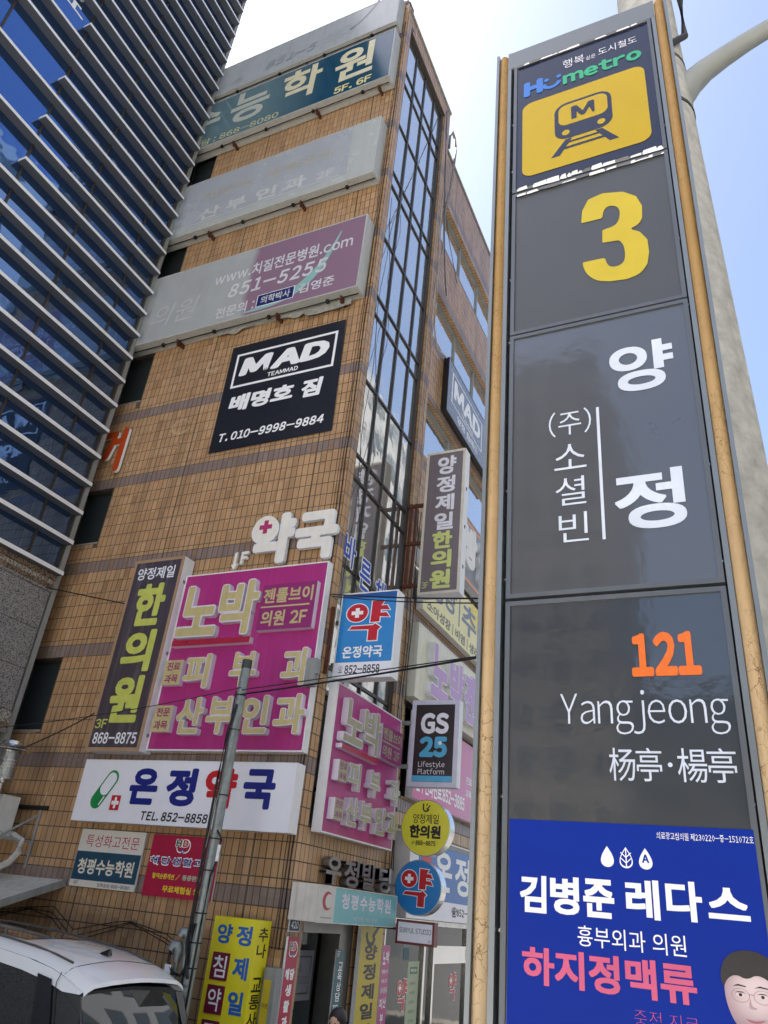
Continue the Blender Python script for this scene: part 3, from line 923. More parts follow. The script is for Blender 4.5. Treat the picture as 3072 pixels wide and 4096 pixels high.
# ---- 10 white pharmacy sign
r = cabinet('sign_box', 'long white pharmacy sign box with blue and red letters and a green capsule', 'sign', F0, -3.69, -0.01, 3.27, 4.12, 0.02, 0.22, M_SIGNW, None, 0.012)
n = 0.227
T(r, F0, '온', -2.73, 3.52, -2.23, 4.01, n, M_NAVY, 0.05)
T(r, F0, '정', -2.08, 3.52, -1.57, 4.02, n, M_NAVY, 0.05)
T(r, F0, '약', -1.43, 3.52, -0.91, 4.03, n, M_RED, 0.05)
T(r, F0, '국', -0.80, 3.53, -0.30, 4.03, n, M_NAVY, 0.05)
T(r, F0, 'TEL. 852-8858', -2.42, 3.32, -1.28, 3.44, n, M_PBLACK, 0.035, 0.12)
gr = mat('print_green', '#178a48', rough=.3)
def capsule(cx_, cz, ang, L_, R_, seg=14):
    out = []
    for s in (1, -1):
        for k in range(seg + 1):
            t = -math.pi / 2 + math.pi * k / seg
            x = (L_ + R_ * math.cos(t)) * s if s > 0 else -(L_ + R_ * math.cos(t))
            y = R_ * math.sin(t) * s
            out.append((x, y))
    ca, sa = math.cos(ang), math.sin(ang)
    return [(cx_ + x * ca - y * sa, cz + x * sa + y * ca) for x, y in out]
an = math.radians(57)
part('capsule_print', G().poly(F0, capsule(-3.19, 3.705, an, 0.185, 0.112), n), gr, r)
part('capsule_print', G().poly(F0, capsule(-3.141, 3.782, an, 0.083, 0.088), n + 0.0008), M_SIGNW, r)
part('capsule_print', G().stroke(F0, [(-3.23, 3.50), (-3.17, 3.60)], 0.022, n + 0.0016), M_SIGNW, r)
part('cross_print', G().quad(F0, -3.02, -2.85, 3.43, 3.63, n), M_RED, r)
part('cross_print', G().quad(F0, -2.955, -2.915, 3.455, 3.605, n + 0.0008).quad(F0, -3.0, -2.87, 3.505, 3.555, n + 0.0012), M_PWHITE, r)

# ---- 11 small teal/white academy board, 12 red board
r = board('academy_board', 'small white and petrol blue academy board below the white pharmacy sign', 'sign', F0, -3.58, -2.40, 2.44, 3.18, 0.02, 0.05, mat('board_cream', '#dcd9d0', rough=.35, noise=.04))
n = 0.052
part('printed_field', G().quad(F0, -3.575, -2.405, 2.525, 2.89, n), mat('print_petrol', '#1a4760', rough=.35), r)
T(r, F0, '특성화고전문', -3.46, 2.95, -2.48, 3.11, n, mat('print_crimson', '#b32a4c', rough=.35), 0.0, 0.0)
T(r, F0, '청평수능학원', -3.50, 2.60, -2.48, 2.80, n + 0.002, mat('print_creamy', '#e6e2d0', rough=.35), 0.03)
T(r, F0, '6F', -3.50, 2.465, -3.42, 2.51, n, M_PBLACK, 0.0)
T(r, F0, '입학상담 868-8080', -3.06, 2.455, -2.48, 2.505, n, M_PBLACK, 0.01)
crim = mat('crimson_face', '#ab1040', rough=.35, noise=.05)
def hd_logo(r, F, u0, u1, v0, v1, n):
    w_, h_ = u1 - u0, v1 - v0
    part('logo_print', G().ring(F, (u0 + w_ * 0.62, v0 + h_ * 0.52), h_ * 0.40, h_ * 0.49, n, a0=-130, a1=100, rv=1.0), M_PWHITE, r)
    part('logo_print', G().ring(F, (u0 + w_ * 0.35, v0 + h_ * 0.42), h_ * 0.30, h_ * 0.38, n + .0004, a0=185, a1=330), M_PWHITE, r)
    part('logo_print', G().text(F, 'H', u0 + w_ * 0.02, v0 + h_ * 0.42, u0 + w_ * 0.42, v0 + h_ * 1.0, n + .0005, None, 0.12), M_PWHITE, r)
    part('logo_print', G().text(F, 'H', u0 + w_ * 0.06, v0 + h_ * 0.47, u0 + w_ * 0.38, v0 + h_ * 0.95, n + 0.001, None, 0.05), mat('print_dkgreen', '#0d5a34', rough=.35), r)
    part('logo_print', G().text(F, 'D', u0 + w_ * 0.42, v0 + h_ * 0.42, u0 + w_ * 0.82, v0 + h_ * 1.0, n + .0007, None, 0.12), M_PWHITE, r)
    part('logo_print', G().text(F, 'D', u0 + w_ * 0.46, v0 + h_ * 0.47, u0 + w_ * 0.78, v0 + h_ * 0.95, n + 0.0012, None, 0.05), M_RED, r)
    part('logo_print', G().ring(F, (u0 + w_ * 0.5, v0 + h_ * 0.16), h_ * 0.06, h_ * 0.14, n + 0.001), mat('print_midblue', '#2456a8', rough=.35), r)
r = board('crimson_board', 'small crimson board with white outlined letters partly behind the steel pole', 'sign', F0, -2.26, -1.12, 2.42, 3.17, 0.02, 0.05, crim)
hd_logo(r, F0, -1.86, -1.58, 2.95, 3.13, 0.052)
T(r, F0, '혜당생활과학', -2.24, 2.79, -1.14, 2.91, 0.052, M_PWHITE, 0.055, space=1.1)
T(r, F0, '혜당생활과학', -2.225, 2.805, -1.155, 2.895, 0.0535, M_NAVY, 0.02, space=1.1)
ylw = mat('print_gold', '#e8d02a', rough=.35)
T(r, F0, '혈액순환개선 /', -2.14, 2.63, -1.68, 2.70, 0.052, ylw, 0.03)
T(r, F0, '통증완화', -1.64, 2.635, -1.33, 2.70, 0.052, mat('print_palegreen', '#a9c7a8', rough=.35), 0.03)
T(r, F0, '무료체험실 5층', -1.93, 2.475, -1.26, 2.56, 0.052, ylw, 0.04)

# ---- 13 yellow upright box sign at the corner
FY = FL(-0.36)
FYS = FR(-0.15)
r = thing('yellow_sign_box', 'tall bright yellow box sign with blue letters standing at the tiled corner', 'sign', (-0.47, -0.22, 0.3))
blu = mat('print_blue', '#1c62b8', rough=.35)
mar = mat('print_maroon', '#6f1a38', rough=.35)
part('cabinet', G().box(FL(-0.08), -0.79, -0.15, 0.3, 2.29, 0.0, 0.28), M_YEL, r, bevel=0.004)
for ch, a_, b_ in (('양', -0.72, -0.50), ('정', -0.44, -0.22)):
    T(r, FY, ch, a_, 2.01, b_, 2.22, 0.002, blu, 0.04)
T(r, FY, '제', -0.42, 1.67, -0.21, 1.90, 0.002, blu, 0.04)
T(r, FY, '일', -0.42, 1.33, -0.21, 1.56, 0.002, blu, 0.04)
T(r, FY, '한', -0.42, 0.98, -0.21, 1.21, 0.002, blu, 0.04)
for ch, z0 in (('침', 1.64), ('약', 1.31), ('뜸', 0.97)):
    p = part('maroon_plate', G().box(FY, -0.72, -0.48, z0, z0 + 0.28, 0.0, 0.012), mar, r)
    T(p, FY, ch, -0.69, z0 + 0.03, -0.51, z0 + 0.25, 0.0135, M_PWHITE, 0.01)
VT(r, FYS, ['추', '나', ' ', '교', '통', '사', '고'], -0.33, -0.13 - 0.0, 2.23, 1.05, 0.002, M_PBLACK, 0.14, 0.02)

# ================================================================== signs round the corner
# ---- long vertical projecting oriental clinic sign
FP = FL(2.4)
r = cabinet('projecting_sign', 'tall grey brown projecting clinic sign with white and lime letters beside the stair glazing', 'sign', FP, 0.34, 1.13, 7.5, 10.48, -0.25, 0.0,
            mat('greybrown_face', '#6c6266', rough=.32, noise=.06, streak=.06, dirt='#9a9296'), None, 0.05, rimmat=mat('cream_rim', '#c9c3b4', rough=.4, streak=.3, dirt='#8f8a7c'))
w1 = mat('print_softwhite', '#d9d9e2', rough=.3)
zz = [(9.95, 10.36), (9.55, 9.91), (9.16, 9.51), (8.76, 9.12)]
for ch, (a_, b_) in zip('양정제일', zz): T(r, FP, ch, 0.57, a_, 0.95, b_, 0.005, w1, 0.04)
for ch, (a_, b_) in zip('한의원', [(8.38, 8.73), (8.0, 8.35), (7.6, 7.96)]): T(r, FP, ch, 0.56, a_, 0.95, b_, 0.005, mat('print_lime_soft', '#c4cd7c', rough=.3), 0.045)
T(r, FP, '3F', 0.42, 7.62, 0.54, 7.74, 0.005, mat('print_lime_soft', '#c4cd7c'), 0.0)
for z in (9.4, 8.6, 7.75):
    part('bracket_arm', G().box(FL(2.52), -0.02, 0.36, z - 0.03, z + 0.03, -0.03, 0.03), M_RUST, r)
part('bracket_post', G().box(FR(0), 2.50, 2.55, 7.7, 9.45, 0.012, 0.06), M_RUST, r)
part('bracket_post', G().box(FR(0), 2.50, 2.55, 7.7, 9.45, 0.12, 0.16), M_RUST, r)
for z in (8.0, 8.8, 9.6):
    part('latch', G().box(FR(1.13), 2.5, 2.53, z, z + 0.06, 0, 0.008), M_BLACK, r)
# ---- blue pharmacy projecting sign
FP = FL(0.25)
sb = mat('skyblue_face', '#2f86cc', rough=.3, noise=.05, nscale=3)
r = cabinet('projecting_sign', 'bright blue projecting pharmacy sign with a big red letter and a white base strip', 'sign', FP, 0.06, 0.99, 5.37, 6.67, -0.22, 0.0, sb, None, 0.02)
part('printed_field', G().quad(FP, 0.08, 0.97, 5.385, 5.60, 0.0045), M_SIGNW, r)
part('printed_field', G().poly(FP, [(0.08, 6.60), (0.97, 6.56), (0.97, 6.65), (0.08, 6.65)], 0.0045), mat('print_deepblue', '#1e549c', rough=.3), r)
def yak(r, F, u0, u1, v0, v1, n, white=M_PWHITE, red=M_RED):
    """pharmacy letter: red disc with a white cross, a flared upright with two bars, and a hooked foot"""
    w_, h_ = u1 - u0, v1 - v0
    X_ = lambda x: u0 + w_ * x
    Z_ = lambda z: v0 + h_ * z
    up = [(0.56, 0.47), (0.76, 0.47), (0.76, 0.60), (0.98, 0.57), (0.90, 0.69), (0.77, 0.69), (0.77, 0.77), (0.97, 0.75), (0.90, 0.87), (0.77, 0.87), (0.84, 0.98), (0.57, 1.0)]
    ft = [(0.10, 0.31), (0.16, 0.39), (0.62, 0.39), (0.68, 0.43), (0.80, 0.33), (0.74, 0.27), (0.74, 0.02), (0.54, 0.02), (0.54, 0.29)]
    for k, (mt, s, dn) in enumerate(((white, 0.022, 0.0), (red, 0.0, 0.0012))):
        g = G()
        g.disc(F, X_(0.25), Z_(0.72), w_ * (0.235 + s), n + dn - 0.0005, n + dn, rv=h_ * (0.225 + s))
        for pl in (up, ft):
            cx_ = sum(p[0] for p in pl) / len(pl); cz_ = sum(p[1] for p in pl) / len(pl)
            pts = []
            m_ = len(pl)
            area = sum(pl[i][0] * pl[(i + 1) % m_][1] - pl[(i + 1) % m_][0] * pl[i][1] for i in range(m_))
            sg = 1 if area > 0 else -1
            for i in range(m_):
                p0, p1, p2 = pl[i - 1], pl[i], pl[(i + 1) % m_]
                d1 = Vector((p1[0] - p0[0], p1[1] - p0[1])).normalized(); d2 = Vector((p2[0] - p1[0], p2[1] - p1[1])).normalized()
                n1_ = Vector((d1.y, -d1.x)) * sg; n2_ = Vector((d2.y, -d2.x)) * sg
                o = (n1_ + n2_); o = o / max(o.length_squared / 2, 0.6)
                pts.append((X_(p1[0] + o.x * s), Z_(p1[1] + o.y * s)))
            g.poly(F, pts if sg > 0 else pts[::-1], n + dn)
        part('letter_print', g, mt, r)
    g = G().quad(F, X_(0.12), X_(0.38), Z_(0.675), Z_(0.765), n + 0.0024).quad(F, X_(0.205), X_(0.295), Z_(0.60), Z_(0.84), n + 0.0028)
    part('cross_print', g, white, r)
yak(r, FP, 0.17, 0.90, 5.90, 6.52, 0.005)
T(r, FP, '온정약국', 0.18, 5.66, 0.82, 5.84, 0.005, M_PWHITE, 0.03)
T(r, FP, '☎', 0.14, 5.44, 0.22, 5.55, 0.0055, M_PBLACK, 0.0, res=1)
T(r, FP, '852-8858', 0.25, 5.43, 0.80, 5.56, 0.0055, M_PBLACK, 0.03)
for z in (6.25, 5.6):
    part('bracket_arm', G().box(FL(0.36), -0.04, 0.08, z - 0.03, z + 0.03, -0.03, 0.03), M_GREYFRAME, r)
part('bracket_post', G().box(FR(0), 0.06, 0.11, 5.4, 6.4, 0.012, 0.05), M_RUST, r)
# ---- convenience store sign
FP = FL(2.6)
r = cabinet('projecting_sign', 'dark brown projecting convenience store sign with a number in sky blue', 'sign', FP, 0.33, 1.16, 4.31, 5.68, -0.18, 0.0,
            mat('darkbrown_face', '#33292b', rough=.3, noise=.05), None, 0.075, rimmat=mat('rim_lilac', '#cbcbdc', rough=.35))
lsb = mat('print_skyblue', '#58b4dc', rough=.3)
T(r, FP, 'GS', 0.50, 5.13, 0.99, 5.47, 0.005, M_SIGNW, 0.055)
T(r, FP, '25', 0.50, 4.76, 0.98, 5.09, 0.005, lsb, 0.07)
part('logo_dot', G().disc(FP, 0.855, 4.985, 0.03, 0.0065, 0.007), M_SIGNW, r)
T(r, FP, 'Lifestyle', 0.50, 4.59, 0.95, 4.70, 0.005, M_SIGNW, 0.0)
T(r, FP, 'Platform', 0.50, 4.50, 0.95, 4.60 - 0.012, 0.005, M_SIGNW, 0.0)
part('printed_strip', G().quad(FP, 0.41, 1.08, 4.39, 4.51 - 0.03, 0.0045), lsb, r)
part('bracket_arm', G().box(FL(2.7), -0.15, 0.35, 5.3, 5.36, -0.03, 0.03), M_GREYFRAME, r)
part('bracket_arm', G().box(FL(2.7), -0.15, 0.35, 4.6, 4.66, -0.03, 0.03), M_GREYFRAME, r)
# ---- round signs
def round_sign(label, cx_, cz, R_, face):
    r = thing('round_sign', label, 'sign', (cx_, 2.6, cz - R_))
    part('drum', G().disc(FP, cx_, cz, R_, -0.2, 0.0, 0, 0, 48), M_STEEL, r)
    part('face', G().disc(FP, cx_, cz, R_ - 0.012, 0.0, 0.004, 0, 0, 48), face, r)
    part('bracket_arm', G().box(FL(2.7), -0.15, cx_ - R_ * 0.9, cz - 0.02, cz + 0.02, -0.02, 0.02), M_GREYFRAME, r)
    return r
r = round_sign('round yellow projecting clinic sign with black letters and chrome edge', 0.69, 3.715, 0.405, mat('yellow_disc', '#dcd83c', rough=.35, noise=.05))
n = 0.006
T(r, FP, '양정제일', 0.475, 3.77, 0.905, 3.91, n, M_PBLACK, 0.01)
T(r, FP, '한의원', 0.43, 3.56, 0.945, 3.75, n, M_PBLACK, 0.05)
T(r, FP, '3F', 0.475, 3.47, 0.53, 3.515, n, M_PBLACK, 0.0)
T(r, FP, '868-8875', 0.545, 3.46, 0.87, 3.53, n, M_PBLACK, 0.04)
g = G().ring(FP, (0.685, 3.995), 0.035, 0.058, n, a0=180, a1=350, seg=14).quad(FP, 0.627, 0.65, 3.995, 4.06, n).stroke(FP, [(0.70, 3.98), (0.745, 4.03)], 0.02, n + .0005).stroke(FP, [(0.695, 4.04), (0.70, 4.055)], 0.018, n + .001)
part('logo_print', g, M_PBLACK, r)
r = round_sign('round blue projecting pharmacy sign with a red letter and chrome edge', 0.63, 2.885, 0.375, mat('blue_disc', '#1f7fc4', rough=.35, noise=.05))
yak(r, FP, 0.35, 0.88, 2.62, 3.14, n)
# ---- studio sign
FP2 = FL(2.2)
dr = mat('dark_red', '#6a1f24', rough=.4)
r = cabinet('projecting_sign', 'small white studio sign in a dark red case above the shop window', 'sign', FP2, 0.50, 1.08, 2.15, 2.45, -0.14, 0.0, M_SIGNW, dr, 0.03)
T(r, FP2, 'SUNYUL STUDIO', 0.55, 2.29, 1.035, 2.355, 0.005, M_PBLACK, 0.0)
T(r, FP2, '3F', 0.99, 2.195, 1.03, 2.225, 0.005, dr, 0.0)
part('bracket_arm', G().box(FL(2.27), 0.0, 0.5, 2.31, 2.34, -0.015, 0.015), M_BLACK, r)
# ---- building name letters
r = thing('building_name_letters', 'grey brushed metal letters over the entrance spelling the building name', 'sign', (0.1, 1.65, 2.76))
mg = mat('brushed_letter', '#86827f', rough=.35, metal=.6, noise=.15, streak=.2, dirt='#5b5754')
for ch, a_, b_ in (('우', 0.62, 1.06), ('정', 1.14, 1.60), ('빌', 1.70, 2.14), ('딩', 2.28, 2.72)):
    part('letter', G().text(F1, ch, a_, 2.77, b_, 3.11, 0.03, 0.13, 0.03, res=4), mg, r)
# ---- entrance canopy sign
FC = FR(0.42)
r = cabinet('canopy_sign', 'pale teal academy canopy sign box over the dark doorway', 'sign', FC, -0.05, 2.33, 2.33, 2.74, -0.38, 0.0,
            mat('paleteal_face', '#6fb2b8', rough=.35, noise=.08, streak=.15, dirt='#9fb7b8'), mat('cream_case', '#d6d2c8', rough=.5, streak=.5, dirt='#7a7468'), 0.01)
part('printed_field', G().quad(FC, -0.04, 0.40, 2.34, 2.73, 0.0035), mat('print_palegrey', '#c6c6c0', rough=.35), r)
g = G()
pts = [(0.2 + 0.13 * math.cos(math.radians(t)), 2.57 + 0.105 * math.sin(math.radians(t))) for t in range(40, 321, 14)]
pts += [(0.24 + 0.095 * math.cos(math.radians(t)), 2.57 + 0.078 * math.sin(math.radians(t))) for t in range(310, 49, -14)]
part('logo_print', G().poly(FC, pts, 0.0045), mat('print_crimson2', '#a51a30', rough=.35), r)
T(r, FC, 'www.cpsa.co.kr', 0.06, 2.375, 0.34, 2.40, 0.0045, M_PBLACK, 0.0)
T(r, FC, '청평수능학원', 0.58, 2.50, 2.12, 2.68, 0.0045, mat('print_lilacwhite', '#dcd4e4', rough=.35), 0.03, space=1.12)
T(r, FC, '부산(본원)  868-8080', 0.95, 2.375, 1.72, 2.43, 0.0045, mat('print_lilacwhite', '#dcd4e4'), 0.0)
# ---- house number plate
r = thing('house_number_plate', 'small navy house number plate on the tiled corner by the door', 'sign', (0.02, 0.16, 2.2))
pl = [(0.03, 2.20), (0.30, 2.20), (0.30, 2.37), (0.165, 2.45), (0.03, 2.37)]
part('panel', G().prism(F1, pl, 0.014, 0.026), mat('print_platewhite', '#d5d8dc', rough=.4), r)
pl = [(0.045, 2.212), (0.285, 2.212), (0.285, 2.362), (0.165, 2.435), (0.045, 2.362)]
part('panel', G().poly(F1, pl, 0.0275), mat('plate_navy', '#1c2c50', rough=.35), r)
T(r, F1, '420', 0.08, 2.235, 0.25, 2.315, 0.029, M_PWHITE, 0.03)
part('printed_line', G().quad(F1, 0.06, 0.27, 2.335, 2.338, 0.029), M_PWHITE, r)
T(r, F1, '중앙로', 0.12, 2.37, 0.22, 2.395, 0.029, M_PWHITE, 0.0)
# ---- crimson strip sign
r = board('crimson_strip', 'narrow upright crimson strip sign by the entrance under the number plate', 'sign', F1, 0.0, 0.27, 0.5, 2.15, 0.03, 0.06, crim)
hd_logo(r, F1, 0.04, 0.25, 1.93, 2.10, 0.062)
for i, (a_, b_) in enumerate((('혜', '당'),)):
    T(r, F1, a_, 0.03, 1.70, 0.12, 1.82, 0.062, M_PWHITE, 0.06); T(r, F1, b_, 0.14, 1.70, 0.24, 1.82, 0.062, M_PWHITE, 0.06)
for ch, z in (('생', 1.54), ('활', 1.38), ('과', 1.22), ('학', 1.05)):
    T(r, F1, ch, 0.08, z, 0.21, z + 0.12, 0.062, M_PWHITE, 0.05)
# ---- entrance
r = thing('entrance_door', 'dark glass entrance door under the pale teal canopy sign', 'door', (-0.3, 1.0, 0))
part('recess', G().box(FR(-0.6), 0.33, 1.85, 0.0, 2.32, -0.02, 0.0), M_DARK, r)
g = G().box(F1, 0.33, 0.42, 0, 2.32, -0.3, 0.0).box(F1, 1.50, 1.85, 0, 2.32, -0.3, -0.02).box(F1, 0.42, 1.50, 2.2, 2.32, -0.3, 0.01)
part('door_frame', g, mat('door_steel', '#8c8c88', rough=.35, metal=.7, noise=.15), r)
part('door_glass', G().box(F1, 0.43, 1.34, 0.05, 2.18, -0.28, -0.27), M_GLASSD, r)
p = part('poster', G().quad(F1, 0.55, 1.28, 1.42, 1.98, -0.262), mat('poster_grey', '#6d6f78', rough=.5, noise=.08), r)
T(p, F1, 'SUNYUL', 0.62, 1.74, 1.0, 1.83, -0.261, M_PBLACK, -0.015)
T(p, F1, 'STUDIO', 0.84, 1.60, 1.2, 1.69, -0.261, M_PBLACK, -0.015)
part('printed_frame', G().quad(F1, 0.62, 1.22, 1.90, 1.915, -0.261).quad(F1, 1.205, 1.22, 1.72, 1.90, -0.261).quad(F1, 0.62, 1.2, 1.49, 1.505, -0.261).quad(F1, 1.185, 1.2, 1.505, 1.58, -0.261), M_PBLACK, p)
part('handle', G().tube([(-0.2, 0.5, 1.0), (-0.2, 0.5, 1.5)], 0.015, 8), M_STEEL, r)
r = board('teal_strip', 'narrow teal strip sign on the right jamb of the entrance', 'sign', F1, 1.36, 1.60, 0.5, 2.02, 0.01, 0.03, mat('teal_strip', '#1f5f6a', rough=.35, noise=.06))
T(r, F1, '6F', 1.38, 1.93, 1.46, 2.0, 0.032, M_PWHITE, 0.0)
VT(r, F1, ['교', '육', '상', '담'], 1.44, 1.57, 1.88, 1.42, 0.032, M_PWHITE, 0.1, 0.02)
T(r, F1, 'TEL', 1.40, 1.3, 1.58, 1.39, 0.032, M_PWHITE, 0.02)
ydk = mat('mustard_face', '#c2ae22', rough=.38, noise=.06, streak=.1, dirt='#7d7226')
r = board('yellow_strip', 'tall mustard yellow clinic strip sign with black letters right of the entrance', 'sign', F1, 1.88, 2.60, 0.5, 2.34, 0.06, 0.12, ydk)
g = G().ring(F1, (2.2, 2.23), 0.11, 0.17, 0.122, a0=175, a1=340, seg=18).stroke(F1, [(2.28, 2.2), (2.44, 2.32)], 0.06, 0.1222)
part('logo_print', g, M_PBLACK, r)
for ch, a_, b_ in (('양', 1.90, 2.09), ('정', 1.66, 1.86), ('제', 1.43, 1.62), ('일', 1.2, 1.39), ('한', 0.96, 1.15)):
    T(r, F1, ch, 2.03, a_, 2.45, b_, 0.122, M_PBLACK, 0.04)
r = board('magenta_strip', 'slim magenta strip sign between the mustard sign and the pharmacy window', 'sign', F1, 2.79, 3.08, 0.5, 2.08, 0.02, 0.05, mag)
T(r, F1, '노', 2.83, 1.83, 2.93, 2.0, 0.052, M_PWHITE, 0.04); T(r, F1, '박', 2.94, 1.85, 3.05, 2.01, 0.052, M_PWHITE, 0.04)
T(r, F1, '젠틀브이', 2.82, 1.72, 3.05, 1.77, 0.052, M_PWHITE, 0.02)
T(r, F1, '의원 2F', 2.83, 1.60, 3.04, 1.65, 0.052, M_PWHITE, 0.02)
T(r, F1, '진료과목 전문과목', 2.82, 1.47, 3.05, 1.55, 0.052, M_PWHITE, 0.02)
T(r, F1, '피', 2.82, 1.28, 2.92, 1.41, 0.052, M_PWHITE, 0.03); T(r, F1, '산', 2.94, 1.29, 3.05, 1.42, 0.052, M_PWHITE, 0.03)
T(r, F1, '부', 2.88, 1.10, 2.99, 1.22, 0.052, M_PWHITE, 0.03)

# ---- side street signs on the set back wall
r = cabinet('sign_box', 'black edged grey gym sign box high on the side wall', 'sign', FR(0.0), 4.02, 8.2, 12.78, 14.32, -0.13, 0.0,
            mat('slate_face', '#7b828e', rough=.25, noise=.05), mat('black_case', '#1a1a1c', rough=.4), 0.02)
n = 0.005
FS = FR(0)
g = G()
for a_, b_, c_, d_ in ((4.3, 6.6, 14.05, 14.08), (4.3, 6.6, 13.2, 13.23), (4.3, 4.36, 13.23, 14.05), (6.54, 6.6, 13.23, 14.05)):
    g.quad(FS, a_, b_, c_, d_, n)
part('printed_frame', g, M_PWHITE, r)
T(r, FS, 'MAD', 4.45, 13.42, 6.45, 13.95, n, M_PWHITE, 0.06)
T(r, FS, 'TEAMMAD', 5.0, 13.26, 5.9, 13.36, n, M_PWHITE, 0.02)
T(r, FS, '양정 팀매드', 4.75, 12.92, 6.3, 13.12, n, M_PWHITE, 0.02)
slg = mat('greyblue_board', '#8b9099', rough=.4, noise=.08, streak=.2, dirt='#6c7077')
r = board('clinic_board', 'grey side wall board with raised white letters and peach edging', 'sign', FR(0), 4.3, 8.5, 9.2, 10.66, -0.12, 0.08, slg)
part('edging', G().box(FR(0), 4.3, 8.5, 10.60, 10.68, 0.075, 0.09).box(FR(0), 4.3, 8.5, 9.18, 9.27, 0.075, 0.09), mat('peach_trim', '#cf9c84', rough=.4), r)
for ch, a_, b_ in (('방', 5.15, 6.0), ('진', 6.15, 7.0)):
    LET(r, FR(0), ch, a_, 9.45, b_, 10.45, 0.08, 0.2, wl, M_WHITE, 0.06)
r = board('window_banner', 'pale yellow and white window banner listing treatments, above the lilac letter board', 'banner', FR(0.0), 3.45, 8.5, 7.68, 8.9, -0.12, 0.02,
          mat('pale_yellow', '#e6dfa4', rough=.4, noise=.05))
gb = mat('print_slate', '#78808e', rough=.4)
T(r, FR(0), '성', 3.7, 8.1, 4.5, 8.75, 0.022, gb, 0.03); T(r, FR(0), '장', 4.5, 8.15, 5.3, 8.8, 0.022, gb, 0.03)
part('printed_line', G().quad(FR(0), 5.45, 5.52, 8.05, 8.85, 0.022), gb, r)
T(r, FR(0), '추', 5.65, 8.05, 6.65, 8.75, 0.022, gb, 0.03)
part('printed_field', G().quad(FR(0), 6.2, 8.5, 8.3, 8.9, 0.021), mat('print_paleyellow2', '#e8d25a', rough=.4), r)
T(r, FR(0), '소아성장 | 비염 | 생리통', 3.65, 7.74, 7.2, 7.98, 0.023, mat('print_slate2', '#565c66', rough=.4), 0.02)
cb = mat('cream_board', '#d9d8c6', rough=.4, noise=.06, streak=.4, dirt='#9a988a')
lil = mat('lilac_acrylic', '#ba93c4', rough=.35, noise=.06, streak=.2, dirt='#9a84a0')
r = cabinet('clinic_board', 'cream side wall board with raised lilac letters below the window banner', 'sign', FR(0.15), 3.03, 8.8, 5.88, 7.25, -0.25, 0.0, cb, cb, 0.02)
for ch, a_, b_ in (('노', 3.5, 4.4), ('박', 4.45, 5.3), ('젠', 5.35, 6.1), ('틀', 6.2, 7.0)):
    LET(r, FR(0.15), ch, a_, 6.05, b_, 7.05, 0.003, 0.12, lil, M_WHITE, 0.05)
pk = fade_reflection_mat('pink_banner', '#d05a94', '#cf8fb2', 3.6, 7.5, 1, 0.35, '#d8a8c4', 0.15, 0.5)
r = board('pink_banner', 'faded pink clinic banner in the first floor windows with a phone number', 'banner', FR(0.0), 3.58, 8.6, 4.29, 5.78, -0.12, 0.02, pk)
T(r, FR(0), '산부인과진료:852-3885', 3.7, 4.42, 6.3, 4.72, 0.022, M_PWHITE, 0.04)
T(r, FR(0), '진료', 6.35, 4.98, 6.7, 5.13, 0.022, M_PWHITE, 0.02)
T(r, FR(0), '과목', 6.35, 4.72, 6.7, 4.88, 0.022, M_PWHITE, 0.02)
bp_ = mat('pharmacy_blue', '#3f6fb8', rough=.35, noise=.05)
r = cabinet('sign_box', 'large blue pharmacy fascia sign over the shop front behind the round signs', 'sign', FR(0.2), 3.22, 9.0, 2.47, 3.72, -0.3, 0.0, bp_, M_WHITE, 0.02)
part('printed_field', G().quad(FR(0.2), 3.24, 8.98, 2.49, 2.77, 0.0045), M_SIGNW, r)
part('printed_field', G().quad(FR(0.2), 3.24, 8.98, 3.62, 3.70, 0.0045), M_GREYFRAME, r)
part('printed_field', G().quad(FR(0.2), 3.24, 3.6, 2.78, 3.6, 0.0042), M_WHITE, r)
part('letter_print', G().quad(FR(0.2), 3.75, 4.2, 3.05, 3.5, 0.0046), M_RED, r)
T(r, FR(0.2), '온', 4.35, 2.92, 5.25, 3.55, 0.005, M_PWHITE, 0.03)
T(r, FR(0.2), '정', 5.4, 2.9, 6.25, 3.55, 0.005, M_PWHITE, 0.03)
T(r, FR(0.2), '☎ 852-8858', 5.3, 2.54, 6.75, 2.71, 0.006, M_PBLACK, 0.03, res=1)
T(r, FR(0.2), '약국', 6.5, 2.9, 8.3, 3.55, 0.005, M_PWHITE, 0.03)
# ---- pharmacy shop front
r = thing('shop_front', 'pharmacy shop front with dark glass and steel frames at street level', 'shop front', (-0.15, 5.5, 0))
g = G()
for y_ in (3.22, 4.95, 5.4, 7.2, 9.0):
    g.box(FW2, y_ - 0.04, y_ + 0.04, 0, 2.44, -0.06, 0.03)
g.box(FW2, 3.2, 12, 2.38, 2.46, -0.06, 0.025)
g.box(FW2, 5.44, 7.16, 1.80, 1.86, -0.05, 0.026)
g.box(FW2, 5.44, 7.16, 2.04, 2.08, -0.05, 0.026)
part('steel_frame', g, M_STEEL, r)
for a_, b_ in ((3.26, 4.91), (4.99, 5.36), (5.44, 7.16), (7.24, 8.96), (9.04, 12)):
    part('pane', G().box(FW2, a_, b_, 0, 2.38, -0.03, -0.02), M_GLASSD, r)
part('fascia_panel', G().box(FW2, 5.44, 7.16, 1.86, 2.04, -0.02, 0.02), M_STEEL, r)
p = part('poster', G().quad(FW2, 4.35, 4.85, 0.6, 1.84, -0.018), mat('poster_sage', '#a9b89c', rough=.5, noise=.05), r)
part('poster_badge', G().quad(FW2, 4.45, 4.77, 1.66, 1.76, -0.0175), mat('print_dkgreen', '#0d5a34'), p)
T(p, FW2, '처방전 접수', 4.48, 1.685, 4.74, 1.735, -0.017, M_PWHITE, 0.02)
